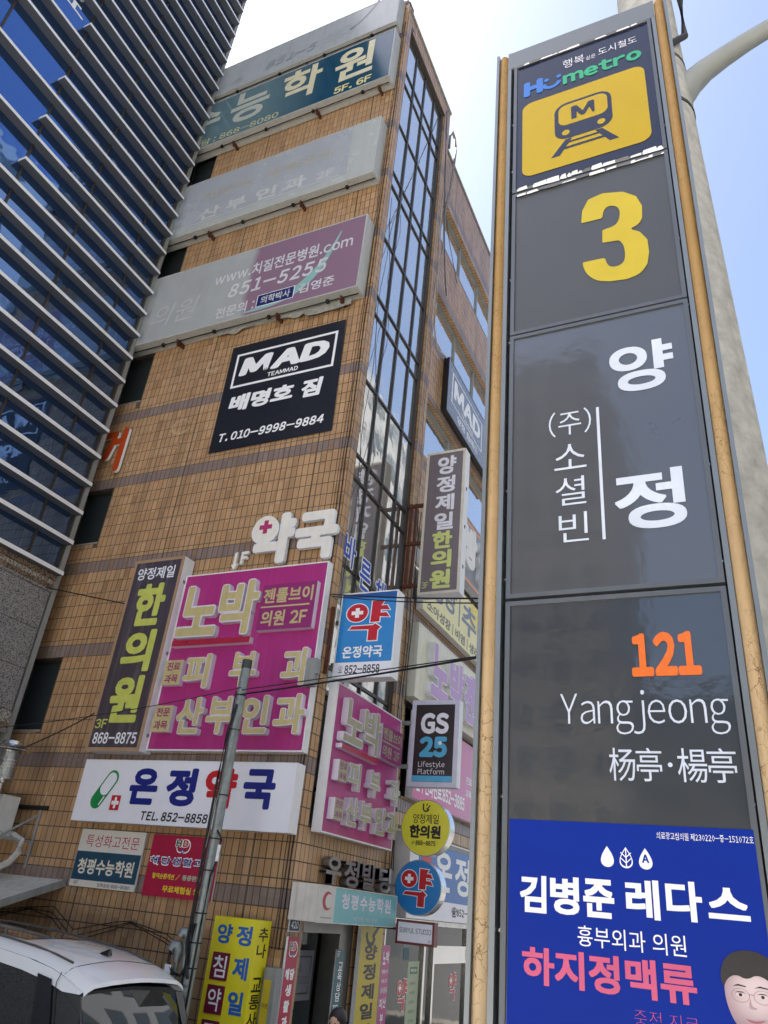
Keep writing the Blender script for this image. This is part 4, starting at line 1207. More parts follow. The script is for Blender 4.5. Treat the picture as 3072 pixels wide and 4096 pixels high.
for i in range(6):
    T(p, FW2, ['피부과', '소아과', '내과', '이비인후과', '안과', '통증의학과'][i], 4.48, 1.5 - i * 0.13, 4.7, 1.55 - i * 0.13, -0.017, M_PBLACK, 0.0)
p = part('poster', G().quad(FW2, 4.1, 4.38, 2.05, 2.3, -0.018), mat('poster_blueg', '#7f9199', rough=.5), r)
p = part('poster', G().quad(FW2, 4.12, 4.36, 1.86, 2.03, -0.018), mat('poster_teal', '#285a62', rough=.5), r)
yak(r, FW2, 3.95, 4.4, 1.15, 1.6, -0.016)
yak(r, FW2, 6.35, 6.8, 1.2, 1.65, -0.016)

# ---- blue cut-out letters stuck inside the stair glazing
r = thing('window_letters', 'blue cut-out letters with pale outlines stuck diagonally inside the stair glazing', 'sign', (-0.09, 1.2, 6.5))
lb = mat('letter_blue', '#2c4db8', rough=.35)
for ch, y0_, z0_ in (('바', 0.30, 7.25), ('른', 0.90, 7.08), ('체', 1.50, 6.98), ('형', 2.08, 6.85)):
    p = part('letter', G().text(FG, ch, y0_ - 0.02, z0_ - 0.015, y0_ + 0.42, z0_ + 0.56, 0.058, None, 0.07), M_PWHITE, r)
    part('lettering', G().text(FG, ch, y0_, z0_, y0_ + 0.40, z0_ + 0.54, 0.060, None, 0.02), lb, p)

# ================================================================== grey meter cabinet at the corner
r = thing('meter_cabinet', 'grey painted steel cabinet with a yellow notice between the yellow box and the crimson strip', 'cabinet', (0.15, -0.12, 0.3))
part('cabinet', G().box(FL(-0.03), -0.12, 0.05, 0.3, 1.82, 0.0, 0.12), M_GREYFRAME, r, bevel=0.004)
part('notice', G().quad(FL(-0.15), -0.10, 0.0, 1.2, 1.70, 0.003), ydk, r)
T(r, FL(-0.15), '의원', -0.09, 1.42, -0.01, 1.47, 0.005, M_PBLACK, 0.0)

# ================================================================== blue glass tower
XB = -5.35
FB = FR(XB)
Bt = thing('blue_glass_tower', 'tall blue mirror glass tower with projecting white louvers over a granite base', 'building', (XB, -6, 0))
YE = -0.47
ZG = 7.16
part('wall', G().box(FB, -12.4, YE - 0.02, 0, 34.6, -12, -0.06), mat('tower_core', '#22252b', rough=.6), Bt)
lz = [ZG + 0.603 * k for k in range(0, 67)]
mull = [YE - 0.03, -1.12, -2.50, -3.87, -5.23, -6.6, -7.97, -9.34, -10.71]
gp = lambda a_, b_, c_, d_: G().add([P(FB, a_, c_, 0), P(FB, b_, c_, random.uniform(-.003, .003)), P(FB, b_, d_, random.uniform(-.003, .003)), P(FB, a_, d_, 0)], [(0, 1, 2, 3)])
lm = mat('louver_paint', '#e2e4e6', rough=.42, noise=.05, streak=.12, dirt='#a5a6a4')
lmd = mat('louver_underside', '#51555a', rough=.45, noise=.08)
full_rows = {11, 13, 15, 18, 20, 22, 25, 27, 29, 32, 34, 36, 39, 41, 43, 46, 48, 50, 8, 6, 4, 1}
for k, z in enumerate(lz):
    short = k in full_rows and k >= 11
    y0 = -3.98 if short else -11.2
    lv = G()
    # gap-less profile: white nose and top, dark grey soffit
    zt = z + 0.072
    p = [P(FB, y0, z, 0.0), P(FB, YE + 0.02, z, 0.0), P(FB, YE + 0.02, z, 0.19), P(FB, y0, z, 0.19),
         P(FB, y0, zt, 0.19), P(FB, YE + 0.02, zt, 0.19), P(FB, YE + 0.02, zt, 0.0), P(FB, y0, zt, 0.0)]
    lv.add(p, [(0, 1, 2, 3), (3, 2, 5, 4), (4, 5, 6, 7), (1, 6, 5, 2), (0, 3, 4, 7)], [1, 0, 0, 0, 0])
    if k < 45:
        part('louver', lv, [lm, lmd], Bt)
for i in range(len(mull) - 1):
    b_, a_ = mull[i], mull[i + 1]
    k = 0
    while k < 44:
        k2 = k + 1
        if a_ < -3.9 and (k + 1) in full_rows and k + 1 >= 11:
            k2 = k + 2
        part('pane', gp(a_ + 0.02, b_ - 0.02, lz[k] + 0.085 if True else 0, lz[k2]), M_BLUEG, Bt)
        k = k2
for y_ in mull:
    part('mullion', G().box(FB, y_ - 0.022, y_ + 0.022, ZG, lz[44], -0.03, 0.02), M_DFRAME, Bt)
# granite base
def granite(name, c1, c2, sc, bump):
    mt = mat(name, c1, rough=.55, noise=.1, bump=bump, bscale=90)
    N, L, b = nodes_of(mt)
    g_ = N.new('ShaderNodeNewGeometry')
    v = N.new('ShaderNodeTexVoronoi'); v.inputs['Scale'].default_value = sc
    L(g_.outputs['Position'], v.inputs['Vector'])
    r_ = N.new('ShaderNodeValToRGB')
    r_.color_ramp.interpolation = 'CONSTANT'
    r_.color_ramp.elements[0].color = lin(c1); r_.color_ramp.elements[1].color = lin(c2); r_.color_ramp.elements[1].position = 0.55
    e_ = r_.color_ramp.elements.new(0.8); e_.color = lin('#3a3a3c')
    sp = N.new('ShaderNodeSeparateColor'); L(v.outputs['Color'], sp.inputs[0])
    L(sp.outputs[0], r_.inputs['Fac'])
    L(r_.outputs[0], b.inputs['Base Color'])
    return mt
mgz = granite('granite_grey', '#8f8f90', '#626264', 75, 0.001)
mgb = granite('granite_brown', '#7d6a58', '#3a302a', 45, 0.001)
mgw = granite('granite_pale', '#a39f98', '#6f6a64', 60, 0.001)
ys = [YE - 0.0, -1.55, -3.05, -4.55, -6.05, -7.55, -9.05, -10.5]
for (z0, z1) in ((6.185, 6.84), (5.50, 6.175), (4.81, 5.49), (3.4, 4.2), (2.0, 3.39), (0.1, 1.99)):
    for b_, a_ in zip(ys[:-1], ys[1:]):
        part('granite_panel', G().box(FB, a_ + 0.005, b_ - 0.005, z0, z1, -0.05, 0.02), mgz, Bt)
def moulding(z0, z1, prof, mt):
    pts = prof
    g = G()
    for (za, na), (zb, nb) in zip(pts[:-1], pts[1:]):
        g.add([P(FB, -11, z0 + za, na), P(FB, YE + 0.01, z0 + za, na), P(FB, YE + 0.01, z0 + zb, nb), P(FB, -11, z0 + zb, nb)], [(0, 1, 2, 3)])
        g.add([P(FB, YE + 0.01, z0 + za, -0.05), P(FB, YE + 0.01, z0 + za, na), P(FB, YE + 0.01, z0 + zb, nb), P(FB, YE + 0.01, z0 + zb, -0.05)], [(0, 3, 2, 1)])
    part('granite_moulding', g, mt, Bt)
moulding(6.85, 7.15, [(0, 0.02), (0.02, 0.035), (0.035, 0.035), (0.05, 0.03)], mgz)
moulding(6.90, 7.15, [(0, 0.03), (0.08, 0.045)], mgb)
moulding(6.98, 7.15, [(0, 0.045), (0.02, 0.06), (0.06, 0.06), (0.07, 0.05)], mgw)
moulding(7.05, 7.15, [(0, 0.05), (0.08, 0.07), (0.10, 0.07)], mgb)
moulding(4.45, 4.8, [(0, 0.07), (0.06, 0.07), (0.07, 0.06)], mgz)
moulding(4.52, 4.8, [(0, 0.06), (0.09, 0.045)], mgb)
moulding(4.61, 4.8, [(0, 0.045), (0.07, 0.055), (0.12, 0.04), (0.13, 0.04), (0.19, 0.02)], mgw)
# reflected side return of the tower (faces the tiled building)
part('side_wall', G().box(FL(YE + 0.1), -17, XB + 0.0, 0, 34.6, -0.05, 0.05), M_GREYFRAME, Bt)
# white glass lettering
r = thing('glass_lettering', 'white rounded lettering on the upper blue glass of the tower', 'sign', (XB, -4.6, lz[18]))
zA = lz[20]
g = G()
n = 0.006
def rb(pts, wd, dn=0.0):
    for a_, b_ in zip(pts[:-1], pts[1:]):
        roundbar(g, FB, [a_, b_], wd, 0.004, 0.006 + dn, 0, 0)
# strokes as seen: two parallel bars with a joining block and a hooked stroke above
zA = lz[18] + 0.085
rb([(-4.95, zA + 0.06), (-4.08, zA + 0.06)], 0.045)
rb([(-4.95, zA + 0.25), (-4.19, zA + 0.25)], 0.045, 0.0004)
rb([(-4.33, zA + 0.09), (-4.33, zA + 0.22)], 0.09, 0.0008)
rb([(-4.95, zA + 0.42), (-4.28, zA + 0.42), (-4.22, zA + 0.47), (-4.22, zA + 0.58), (-4.28, zA + 0.64), (-4.95, zA + 0.64)], 0.055, 0.0012)
part('lettering', g, M_PWHITE, r)

# ================================================================== station pylon
YP = -6.942
FPy = FL(YP)
Py = thing('station_pylon', 'tall dark grey subway station pylon with peeling yellow side strips and stacked sign panels', 'sign pylon', (5.01, YP + 0.1, 0.15))
pg = mat('pylon_grey', '#5b6066', rough=.38, metal=.25, noise=.08, nscale=3, streak=.12, dirt='#7d8083')
pgl = mat('pylon_edge', '#7c8388', rough=.35, metal=.4, noise=.08, nscale=4)
pdark = mat('pylon_gap', '#0d0e10', rough=.6)
# crackled yellow vinyl
cy = mat('crackled_yellow', '#c79a55', rough=.6, noise=.12, nscale=8)
N, L, b = nodes_of(cy)
gg = N.new('ShaderNodeNewGeometry')
sep = N.new('ShaderNodeSeparateXYZ'); L(gg.outputs['Position'], sep.inputs[0])
mpn = N.new('ShaderNodeMapping'); mpn.inputs['Scale'].default_value = (26, 26, 17)
nzw = N.new('ShaderNodeTexNoise'); nzw.inputs['Scale'].default_value = 18; nzw.inputs['Detail'].default_value = 4
L(gg.outputs['Position'], nzw.inputs['Vector'])
sb_ = N.new('ShaderNodeVectorMath'); sb_.operation = 'SCALE'; sb_.inputs['Scale'].default_value = 0.06
L(nzw.outputs['Color'], sb_.inputs[0])
adn = N.new('ShaderNodeVectorMath'); adn.operation = 'ADD'
L(gg.outputs['Position'], adn.inputs[0]); L(sb_.outputs[0], adn.inputs[1])
L(adn.outputs[0], mpn.inputs['Vector'])
vo = N.new('ShaderNodeTexVoronoi'); vo.feature = 'DISTANCE_TO_EDGE'; vo.inputs['Scale'].default_value = 1.6
L(mpn.outputs[0], vo.inputs['Vector'])
mrc = N.new('ShaderNodeMapRange'); mrc.inputs['From Min'].default_value = 0.0; mrc.inputs['From Max'].default_value = 0.035
mrc.inputs['To Min'].default_value = 1.0; mrc.inputs['To Max'].default_value = 0.0
L(vo.outputs['Distance'], mrc.inputs['Value'])
rampz = N.new('ShaderNodeMapRange'); rampz.inputs['From Min'].default_value = 2.3; rampz.inputs['From Max'].default_value = 4.6
L(sep.outputs[2], rampz.inputs['Value'])
colz = N.new('ShaderNodeMixRGB'); colz.inputs['Color1'].default_value = lin('#c8ae88'); colz.inputs['Color2'].default_value = lin('#9c7a44')
L(rampz.outputs[0], colz.inputs['Fac'])
nv = N.new('ShaderNodeTexNoise'); nv.inputs['Scale'].default_value = 9; nv.inputs['Detail'].default_value = 5
L(gg.outputs['Position'], nv.inputs['Vector'])
nvr = N.new('ShaderNodeMapRange'); nvr.inputs['To Min'].default_value = 0.8; nvr.inputs['To Max'].default_value = 1.15
L(nv.outputs['Fac'], nvr.inputs['Value'])
scl = N.new('ShaderNodeVectorMath'); scl.operation = 'SCALE'; L(colz.outputs[0], scl.inputs[0]); L(nvr.outputs[0], scl.inputs['Scale'])
mxc = N.new('ShaderNodeMixRGB'); mxc.inputs['Color2'].default_value = lin('#6b4d26')
ncr = N.new('ShaderNodeTexNoise'); ncr.inputs['Scale'].default_value = 7; ncr.inputs['Detail'].default_value = 3
L(gg.outputs['Position'], ncr.inputs['Vector'])
mcr = N.new('ShaderNodeMapRange'); mcr.inputs['From Min'].default_value = 0.4; mcr.inputs['From Max'].default_value = 0.58
L(ncr.outputs['Fac'], mcr.inputs['Value'])
mlt = N.new('ShaderNodeMath'); mlt.operation = 'MULTIPLY'; L(mrc.outputs[0], mlt.inputs[0]); L(mcr.outputs[0], mlt.inputs[1])
L(mlt.outputs[0], mxc.inputs['Fac']); L(scl.outputs[0], mxc.inputs['Color1'])
L(mxc.outputs[0], b.inputs['Base Color'])
bmp = N.new('ShaderNodeBump'); bmp.inputs['Distance'].default_value = 0.002; bmp.inputs['Strength'].default_value = 1
L(vo.outputs['Distance'], bmp.inputs['Height']); L(bmp.outputs[0], b.inputs['Normal'])

ZT = 6.10
UL, UR = 4.635, 5.385           # outer edges
part('body', G().box(FPy, UL + 0.02, UR - 0.02, 0.15, ZT - 0.06, -0.26, -0.035), pdark, Py)
for s, u in ((1, UL), (-1, UR)):
    lo, hi = (u, u + 0.012) if s > 0 else (u - 0.012, u)
    part('edge_fin', G().box(FPy, lo, hi, 0.15, ZT, -0.27, 0.004), pgl, Py)
    # convex yellow strip
    g = G(); g.smooth = True
    a0 = u + s * 0.013; a1 = u + s * 0.052
    seg = 7
    ring = []
    for i in range(seg + 1):
        t = i / seg
        ring.append((a0 + (a1 - a0) * t, -0.010 + 0.014 * math.sin(math.pi * t)))
    pts = []
    zl = [0.15 + i * (ZT - 0.02 - 0.15) / 60 for i in range(61)]
    for z in zl:
        for (uu, nn) in ring: pts.append(P(FPy, uu, z, nn))
    fs = []
    for i in range(60):
        for j in range(seg):
            k = i * (seg + 1) + j
            fs.append((k, k + 1, k + seg + 2, k + seg + 1) if s > 0 else (k, k + seg + 1, k + seg + 2, k + 1))
    g.add(pts, fs)
    part('yellow_strip', g, cy, Py)
    lo, hi = sorted((u + s * 0.053, u + s * 0.068))
    part('inner_fin', G().box(FPy, lo, hi, 0.15, ZT, -0.1, -0.004), pgl, Py)
part('cap', G().box(FPy, UL + 0.053, UR - 0.053, 5.975, ZT - 0.0, -0.25, -0.003), mat('cap_grey', '#74797d', rough=.4, metal=.3, noise=.06), Py, bevel=0.004)
for i in range(14):
    z = 5.9 - i * 0.31
    for u in (UL + 0.075, UR - 0.075):
        part('screw', G().disc(FPy, u, z, 0.0045, -0.034, -0.024, seg=10), M_STEEL if i % 3 else M_BLACK, Py)
PLp, PRp = 4.718, 5.312
face_g = mat('pylon_face', '#44474b', coat=1.0, rough=.3, noise=.04, nscale=2, bump=0.0004, bscale=14, spec=.6)
face_dk = mat('pylon_face_dark', '#2b3239', coat=1.0, rough=.3, noise=.05, nscale=2, bump=0.0003, bscale=10, spec=.6)
for mt_ in (face_g, face_dk):
    b_ = mt_.node_tree.nodes['Principled BSDF']
    b_.inputs['Coat IOR'].default_value = 1.7; b_.inputs['Coat Roughness'].default_value = 0.06
    N_, L_, _b = nodes_of(mt_)
    g_ = N_.new('ShaderNodeNewGeometry'); q_ = N_.new('ShaderNodeTexNoise'); q_.inputs['Scale'].default_value = 9; q_.inputs['Detail'].default_value = 5
    L_(g_.outputs['Position'], q_.inputs['Vector'])
    bb_ = N_.new('ShaderNodeBump'); bb_.inputs['Distance'].default_value = 0.0018; bb_.inputs['Strength'].default_value = 0.6
    L_(q_.outputs['Fac'], bb_.inputs['Height']); L_(bb_.outputs[0], _b.inputs['Coat Normal'])
def pylon_panel(z0, z1, facem, fr=0.014, inset=0.0):
    p = part('panel_frame', G().box(FPy, PLp, PRp, z0, z0 + fr, -0.034, 0.0).box(FPy, PLp, PRp, z1 - fr, z1, -0.034, 0.0)
             .box(FPy, PLp, PLp + fr, z0 + fr, z1 - fr, -0.034, 0.0).box(FPy, PRp - fr, PRp, z0 + fr, z1 - fr, -0.034, 0.0), pg, Py)
    part('panel_face', G().quad(FPy, PLp + fr, PRp - fr, z0 + fr, z1 - fr, -0.006), facem, p)
    return p
# panel 1: metro logo
nvy = mat('pylon_navy', '#22263a', rough=.2, noise=.1, nscale=2)
p1 = pylon_panel(5.115, 5.972, nvy)
n = 0.0
py_y = mat('pylon_yellow', '#b29713', rough=.4, spec=.3, noise=.05, nscale=4)
def rrect(u0, u1, v0, v1, rd, seg=6):
    out = []
    for cx_, cz_, a0 in ((u1 - rd, v0 + rd, -90), (u1 - rd, v1 - rd, 0), (u0 + rd, v1 - rd, 90), (u0 + rd, v0 + rd, 180)):
        for i in range(seg + 1):
            t = math.radians(a0 + 90 * i / seg)
            out.append((cx_ + rd * math.cos(t), cz_ + rd * math.sin(t)))
    return out
n0 = -0.004
part('printed_field', G().poly(FPy, rrect(4.757, 5.265, 5.195, 5.675, 0.045), n0), py_y, p1)
# train symbol
tn = G()
tn.poly(FPy, rrect(4.895, 5.128, 5.355, 5.59, 0.055), n0 + 0.0008)
part('train_print', tn, nvy, p1)
part('train_print', G().poly(FPy, rrect(4.912, 5.112, 5.442, 5.575, 0.035), n0 + 0.0014), py_y, p1)
part('train_print', G().disc(FPy, 4.94, 5.395, 0.016, n0 + 0.0008, n0 + 0.0014, seg=20).disc(FPy, 5.083, 5.395, 0.016, n0 + 0.0008, n0 + 0.0014, seg=20), py_y, p1)
part('lettering', G().text(FPy, 'M', 4.965, 5.467, 5.06, 5.55, n0 + 0.002, None, 0.05), nvy, p1)
g = G()
g.poly(FPy, [(4.938, 5.352), (4.965, 5.352), (4.913, 5.262), (4.877, 5.262)][::-1], n0 + 0.0008)
g.poly(FPy, [(5.057, 5.352), (5.084, 5.352), (5.146, 5.262), (5.110, 5.262)][::-1], n0 + 0.0008)
g.quad(FPy, 4.925, 5.097, 5.292, 5.306, n0 + 0.0011)
g.quad(FPy, 4.945, 5.078, 5.325, 5.336, n0 + 0.0012)
part('train_print', g, nvy, p1)
hb = mat('print_metroblue', '#2f6cc0', rough=.3); hg = mat('print_metrogreen', '#2c9c70', rough=.3)
T(p1, FPy, 'H', 4.762, 5.725, 4.848, 5.828, n0, hb, 0.08)
part('smile_print', G().ring(FPy, (4.885, 5.772), 0.026, 0.045, n0, a0=180, a1=350, seg=16).disc(FPy, 4.852 + 0.012, 5.797, 0.011, n0 - .0005, n0, seg=16).disc(FPy, 4.918, 5.797, 0.011, n0 - .0005, n0, seg=16), hb, p1)
T(p1, FPy, 'metro', 4.935, 5.722, 5.262, 5.80, n0, hg, 0.05)
T(p1, FPy, '행복', 4.937, 5.835, 5.03, 5.895, n0, w1, 0.0)
T(p1, FPy, '싣은', 5.037, 5.838, 5.078, 5.868, n0, w1, 0.0)
T(p1, FPy, '도시철도', 5.09, 5.842, 5.25, 5.89, n0, w1, 0.0)
# peeled paint strips
pw2 = mat('peeled_white', '#e8e8e4', rough=.5, noise=.1, nscale=40)
pgry = mat('peel_grey', '#6b6a68', rough=.6)
def peel(zc, h, u0, u1, seed):
    rr = random.Random(seed)
    g = G(); g2 = G()
    u = u0
    while u < u1:
        wdt = rr.uniform(0.015, 0.06)
        e_ = min(u + wdt, u1)
        hh = h * rr.uniform(0.5, 1.0); dz = rr.uniform(-h, h) * 0.12
        pts = [(u, zc + dz), (e_, zc + dz + rr.uniform(-.002, .002)), (e_ - 0.003, zc + hh * .5), (e_ - rr.uniform(0, .008), zc + hh), (u + rr.uniform(0, .006), zc + hh * rr.uniform(.8, 1)), (u - .002, zc + hh * .4)]
        (g if rr.random() < 0.72 else g2).poly(FPy, pts, 0.0015 + rr.random() * 0.001)
        u = e_ + rr.choice([0, 0, 0.004])
    part('peeled_strip', g, pw2, Py); 
    if g2.v: part('peeled_strip', g2, pgry, Py)
peel(5.955, 0.016, 4.74, 5.29, 3)
peel(5.112, 0.028, 4.74, 5.30, 5)
peel(5.084, 0.016, 4.74, 5.30, 9)
# panel 2: exit number
p2 = pylon_panel(4.362, 5.105, mat('pylon_face_matte', '#46494d', rough=.4, noise=.06, nscale=3, streak=.1, dirt='#44473f'))
num3 = [(4.9849, 4.8397), (4.9903, 4.9049), (5.0152, 4.9582), (5.0682, 4.9701), (5.1412, 4.9484), (5.1858, 4.905), (5.2036, 4.8453), (5.1993, 4.7821), (5.1854, 4.7556), (5.1512, 4.7445), (5.1861, 4.7192), (5.2096, 4.6701), (5.2111, 4.6084), (5.2013, 4.5522), (5.1755, 4.5149), (5.131, 4.5049), (5.0721, 4.5137), (5.0305, 4.5302), (5.004, 4.5606), (4.9896, 4.5916), (4.9817, 4.6367), (5.0625, 4.6318), (5.0671, 4.5995), (5.0813, 4.5789), (5.1083, 4.5763), (5.1271, 4.5912), (5.1323, 4.6285), (5.1288, 4.6739), (5.1151, 4.7014), (5.0567, 4.7098), (5.0596, 4.7756), (5.1037, 4.7787), (5.1207, 4.8044), (5.1262, 4.849), (5.1182, 4.8761), (5.0999, 4.8904), (5.0808, 4.8917), (5.0671, 4.8733), (5.0623, 4.8372)]
def smooth_closed(p, it=2):
    for _ in range(it):
        q = []
        for i in range(len(p)):
            a_, b_ = p[i], p[(i + 1) % len(p)]
            l = math.hypot(b_[0] - a_[0], b_[1] - a_[1])
            f = 0.25 if l < 0.05 else 0.04
            q += [(a_[0] + (b_[0] - a_[0]) * f, a_[1] + (b_[1] - a_[1]) * f), (a_[0] + (b_[0] - a_[0]) * (1 - f), a_[1] + (b_[1] - a_[1]) * (1 - f))]
        p = q
    return p
part('lettering', G().poly(FPy, smooth_closed(num3)[::-1], n0), mat('print_numyellow', '#bda930', rough=.4, spec=.3, noise=.06, nscale=12), p2)
# panel 3: station name
p3 = pylon_panel(3.348, 4.355, face_g)
lw = mat('print_coolwhite', '#cdd5e4', rough=.25)
T(p3, FPy, '양', 5.053, 4.02, 5.25, 4.215, n0, lw, 0.03, res=6)
T(p3, FPy, '정', 5.043, 3.53, 5.24, 3.725, n0, lw, 0.03, res=6)
T(p3, FPy, '(주)', 4.852, 3.895, 4.987, 3.992, n0, lw, -0.005)
T(p3, FPy, '소', 4.868, 3.768, 4.967, 3.86, n0, lw, -0.005)
T(p3, FPy, '셜', 4.87, 3.64, 4.962, 3.738, n0, lw, -0.005)
T(p3, FPy, '빈', 4.878, 3.515, 4.965, 3.612, n0, lw, -0.005)
part('printed_line', G().quad(FPy, 5.004, 5.013, 3.512, 3.985, n0), lw, p3)
# panel 4: number and latin / chinese names
p4 = pylon_panel(2.2, 3.338, face_dk)
T(p4, FPy, '121', 5.062, 3.103, 5.232, 3.222, n0, mat('print_orange', '#e2702a', rough=.25, noise=.06, nscale=30), 0.05)
T(p4, FPy, 'Yangjeong', 4.872, 2.955, 5.283, 3.068, n0, lw, -0.012)
T(p4, FPy, '杨亭', 4.992, 2.842, 5.118, 2.922, n0, lw, 0.0); T(p4, FPy, '楊亭', 5.153, 2.842, 5.285, 2.922, n0, lw, 0.0)
part('dot_print', G().disc(FPy, 5.1365, 2.882, 0.0055, n0 - .0005, n0, seg=14), lw, p4)
# panel 5: clinic poster
p5 = part('poster_panel', G().add([P(FPy, 4.735, 2.05, 0.001), P(FPy, 5.305, 2.05, 0.001), P(FPy, 5.302, 2.742, 0.001), P(FPy, 4.738, 2.742, 0.001)], [(0, 1, 2, 3)]),
          mat('poster_blue', '#0b2d92', rough=.5, spec=.12, noise=.05, nscale=3, bump=0.0008, bscale=9), Py)
n5 = 0.002
T(p5, FPy, '의료광고심의필 제230220-중-151072호', 5.093, 2.712, 5.30, 2.728, n5, M_PWHITE, 0.0, res=1)
def drop(cx_, cz_, s, n):
    pts = [(cx_ + s * math.sin(t) * math.sin(t / 2) ** 0.9 * 0.62, cz_ - s * 0.5 * math.cos(t) * -1) for t in [2 * math.pi * i / 28 for i in range(28)]]
    return pts
def droppts(cx_, cz_, s):
    out = []
    for i in range(32):
        t = 2 * math.pi * i / 32
        rr_ = abs(math.sin(t / 2)) ** 1.2
        out.append((cx_ + 0.40 * s * math.sin(t) * rr_ * -1.15, cz_ + 0.52 * s * math.cos(t)))
    return out
part('drop_print', G().poly(FPy, droppts(4.978, 2.668, 0.044), n5), M_PWHITE, p5)
part('drop_print', G().poly(FPy, droppts(5.021, 2.668, 0.044), n5), M_PWHITE, p5)
part('drop_print', G().poly(FPy, droppts(5.021, 2.668, 0.037), n5 + 0.0004), MATS['poster_blue'], p5)
g = G().quad(FPy, 5.020, 5.0225, 2.648, 2.687, n5 + 0.0008)
for zq in (2.656, 2.668):
    g.stroke(FPy, [(5.021, zq), (5.032, zq + 0.01)], 0.0022, n5 + 0.0009).stroke(FPy, [(5.021, zq), (5.010, zq + 0.01)], 0.0022, n5 + 0.0011)
part('leaf_print', g, M_PWHITE, p5)
part('drop_print', G().poly(FPy, droppts(5.065, 2.668, 0.044), n5), M_PWHITE, p5)
T(p5, FPy, 'A', 5.057, 2.659, 5.073, 2.677, n5 + 0.0005, MATS['poster_blue'], 0.04)
for ch, a_, b_, z_ in (('김', 4.766, 4.832, 2.534), ('병', 4.84, 4.91, 2.536), ('준', 4.918, 4.99, 2.536), ('레', 5.015, 5.09, 2.542), ('다', 5.103, 5.18, 2.545), ('스', 5.19, 5.275, 2.556)):
    T(p5, FPy, ch, a_, z_, b_, z_ + 0.082 - (0.018 if ch == '스' else 0), n5, M_PWHITE, 0.04)
T(p5, FPy, '흉부외과 의원', 4.903, 2.476, 5.138, 2.518, n5, M_PWHITE, 0.0)
T(p5, FPy, '하지정맥류', 4.772, 2.388, 5.153, 2.464, n5, mat('print_rose', '#d2547e', rough=.32), 0.038)
T(p5, FPy, '중점 진료', 5.02, 2.335, 5.15, 2.368, n5, mat('print_rose2', '#c8507c', rough=.32), -0.025)
# printed portrait of a doctor (generic), flat tones like a halftone print
hair = mat('print_hair', '#18171d', rough=.4, noise=.5, nscale=90); skin = mat('print_skin', '#d3bcc0', rough=.4, noise=.05, nscale=40, spec=.3)
N, L, b = nodes_of(skin)
gq = N.new('ShaderNodeNewGeometry'); dq = N.new('ShaderNodeVectorMath'); dq.operation = 'DISTANCE'; dq.inputs[1].default_value = (5.268, YP, 2.425)
L(gq.outputs['Position'], dq.inputs[0])
rq = N.new('ShaderNodeMapRange'); rq.interpolation_type = 'SMOOTHSTEP'; rq.inputs['From Min'].default_value = 0.015; rq.inputs['From Max'].default_value = 0.075
L(dq.outputs['Value'], rq.inputs['Value'])
xq = N.new('ShaderNodeMixRGB'); xq.inputs['Color1'].default_value = lin('#dcc8c8'); xq.inputs['Color2'].default_value = lin('#a58a92')
L(rq.outputs[0], xq.inputs['Fac']); L(xq.outputs[0], b.inputs['Base Color'])
skin2 = mat('print_skin_shade', '#b396a0', rough=.4, spec=.3); skin3 = mat('print_skin_light', '#e2d0d2', rough=.4, spec=.3)
coatw = mat('print_coat', '#dfe0e8', rough=.4); lensm = mat('print_glasses', '#8d7478', rough=.4)
uR = 5.303
def clipu(pts): return [(min(u, uR), v) for u, v in pts]
def pp(pts, k, mt, flip=False):
    part('portrait_print', G().poly(FPy, clipu(pts[::-1] if flip else pts), n5 + 0.0003 * k), mt, p5)
def ell(cx_, cz_, a_, b_, k=32, t0=0, t1=360): return [(cx_ + a_ * math.cos(math.radians(t0 + (t1 - t0) * i / k)), cz_ + b_ * math.sin(math.radians(t0 + (t1 - t0) * i / k))) for i in range(k + (0 if t1 - t0 >= 360 else 1))]
pp([(5.150, 2.25), (5.185, 2.30), (5.225, 2.335), (5.30, 2.335), (5.303, 2.25)], 1, coatw, True)
pp([(5.232, 2.31), (5.232, 2.37), (5.295, 2.37), (5.295, 2.31)], 2, skin2, True)
pp(ell(5.262, 2.452, 0.058, 0.050), 3, hair)
face_o = [(5.208, 2.440), (5.207, 2.415), (5.212, 2.390), (5.222, 2.368), (5.238, 2.350), (5.256, 2.343), (5.275, 2.347), (5.292, 2.362), (5.303, 2.385), (5.303, 2.45), (5.28, 2.465), (5.23, 2.463)]
pp(smooth_closed(face_o), 4, skin)
pp(smooth_closed([(5.200, 2.452), (5.206, 2.428), (5.214, 2.446), (5.232, 2.456), (5.252, 2.447), (5.275, 2.460), (5.303, 2.444), (5.303, 2.478), (5.28, 2.500), (5.245, 2.502), (5.214, 2.487)]), 6, hair)
for cu0 in (5.237, 5.279):
    pp(ell(cu0, 2.4195, 0.0085, 0.0032, 16), 6.5, skin3)
    pp(ell(cu0, 2.4195, 0.0036, 0.0030, 12), 7, hair)
    pp([(cu0 - .011, 2.4225), (cu0 - .004, 2.4255), (cu0 + .005, 2.4255), (cu0 + .011, 2.422), (cu0 + .005, 2.4238), (cu0 - .004, 2.4238)], 7.4, hair, True)
    pp([(cu0 - .014, 2.434), (cu0 - .003, 2.4385), (cu0 + .012, 2.436), (cu0 + .012, 2.434), (cu0 - .003, 2.4355)], 7.2, hair, True)
    part('portrait_print', G().ring(FPy, (cu0, 2.4185), 0.0165, 0.0174, n5 + 0.0024, seg=28, rv=.72), lensm, p5)
part('portrait_print', G().stroke(FPy, [(5.2535, 2.4215), (5.2625, 2.4215)], 0.0012, n5 + 0.0025), lensm, p5)
pp(smooth_closed([(5.2555, 2.418), (5.2505, 2.400), (5.2525, 2.396), (5.266, 2.396), (5.2655, 2.399), (5.256, 2.401)]), 6.8, skin2)
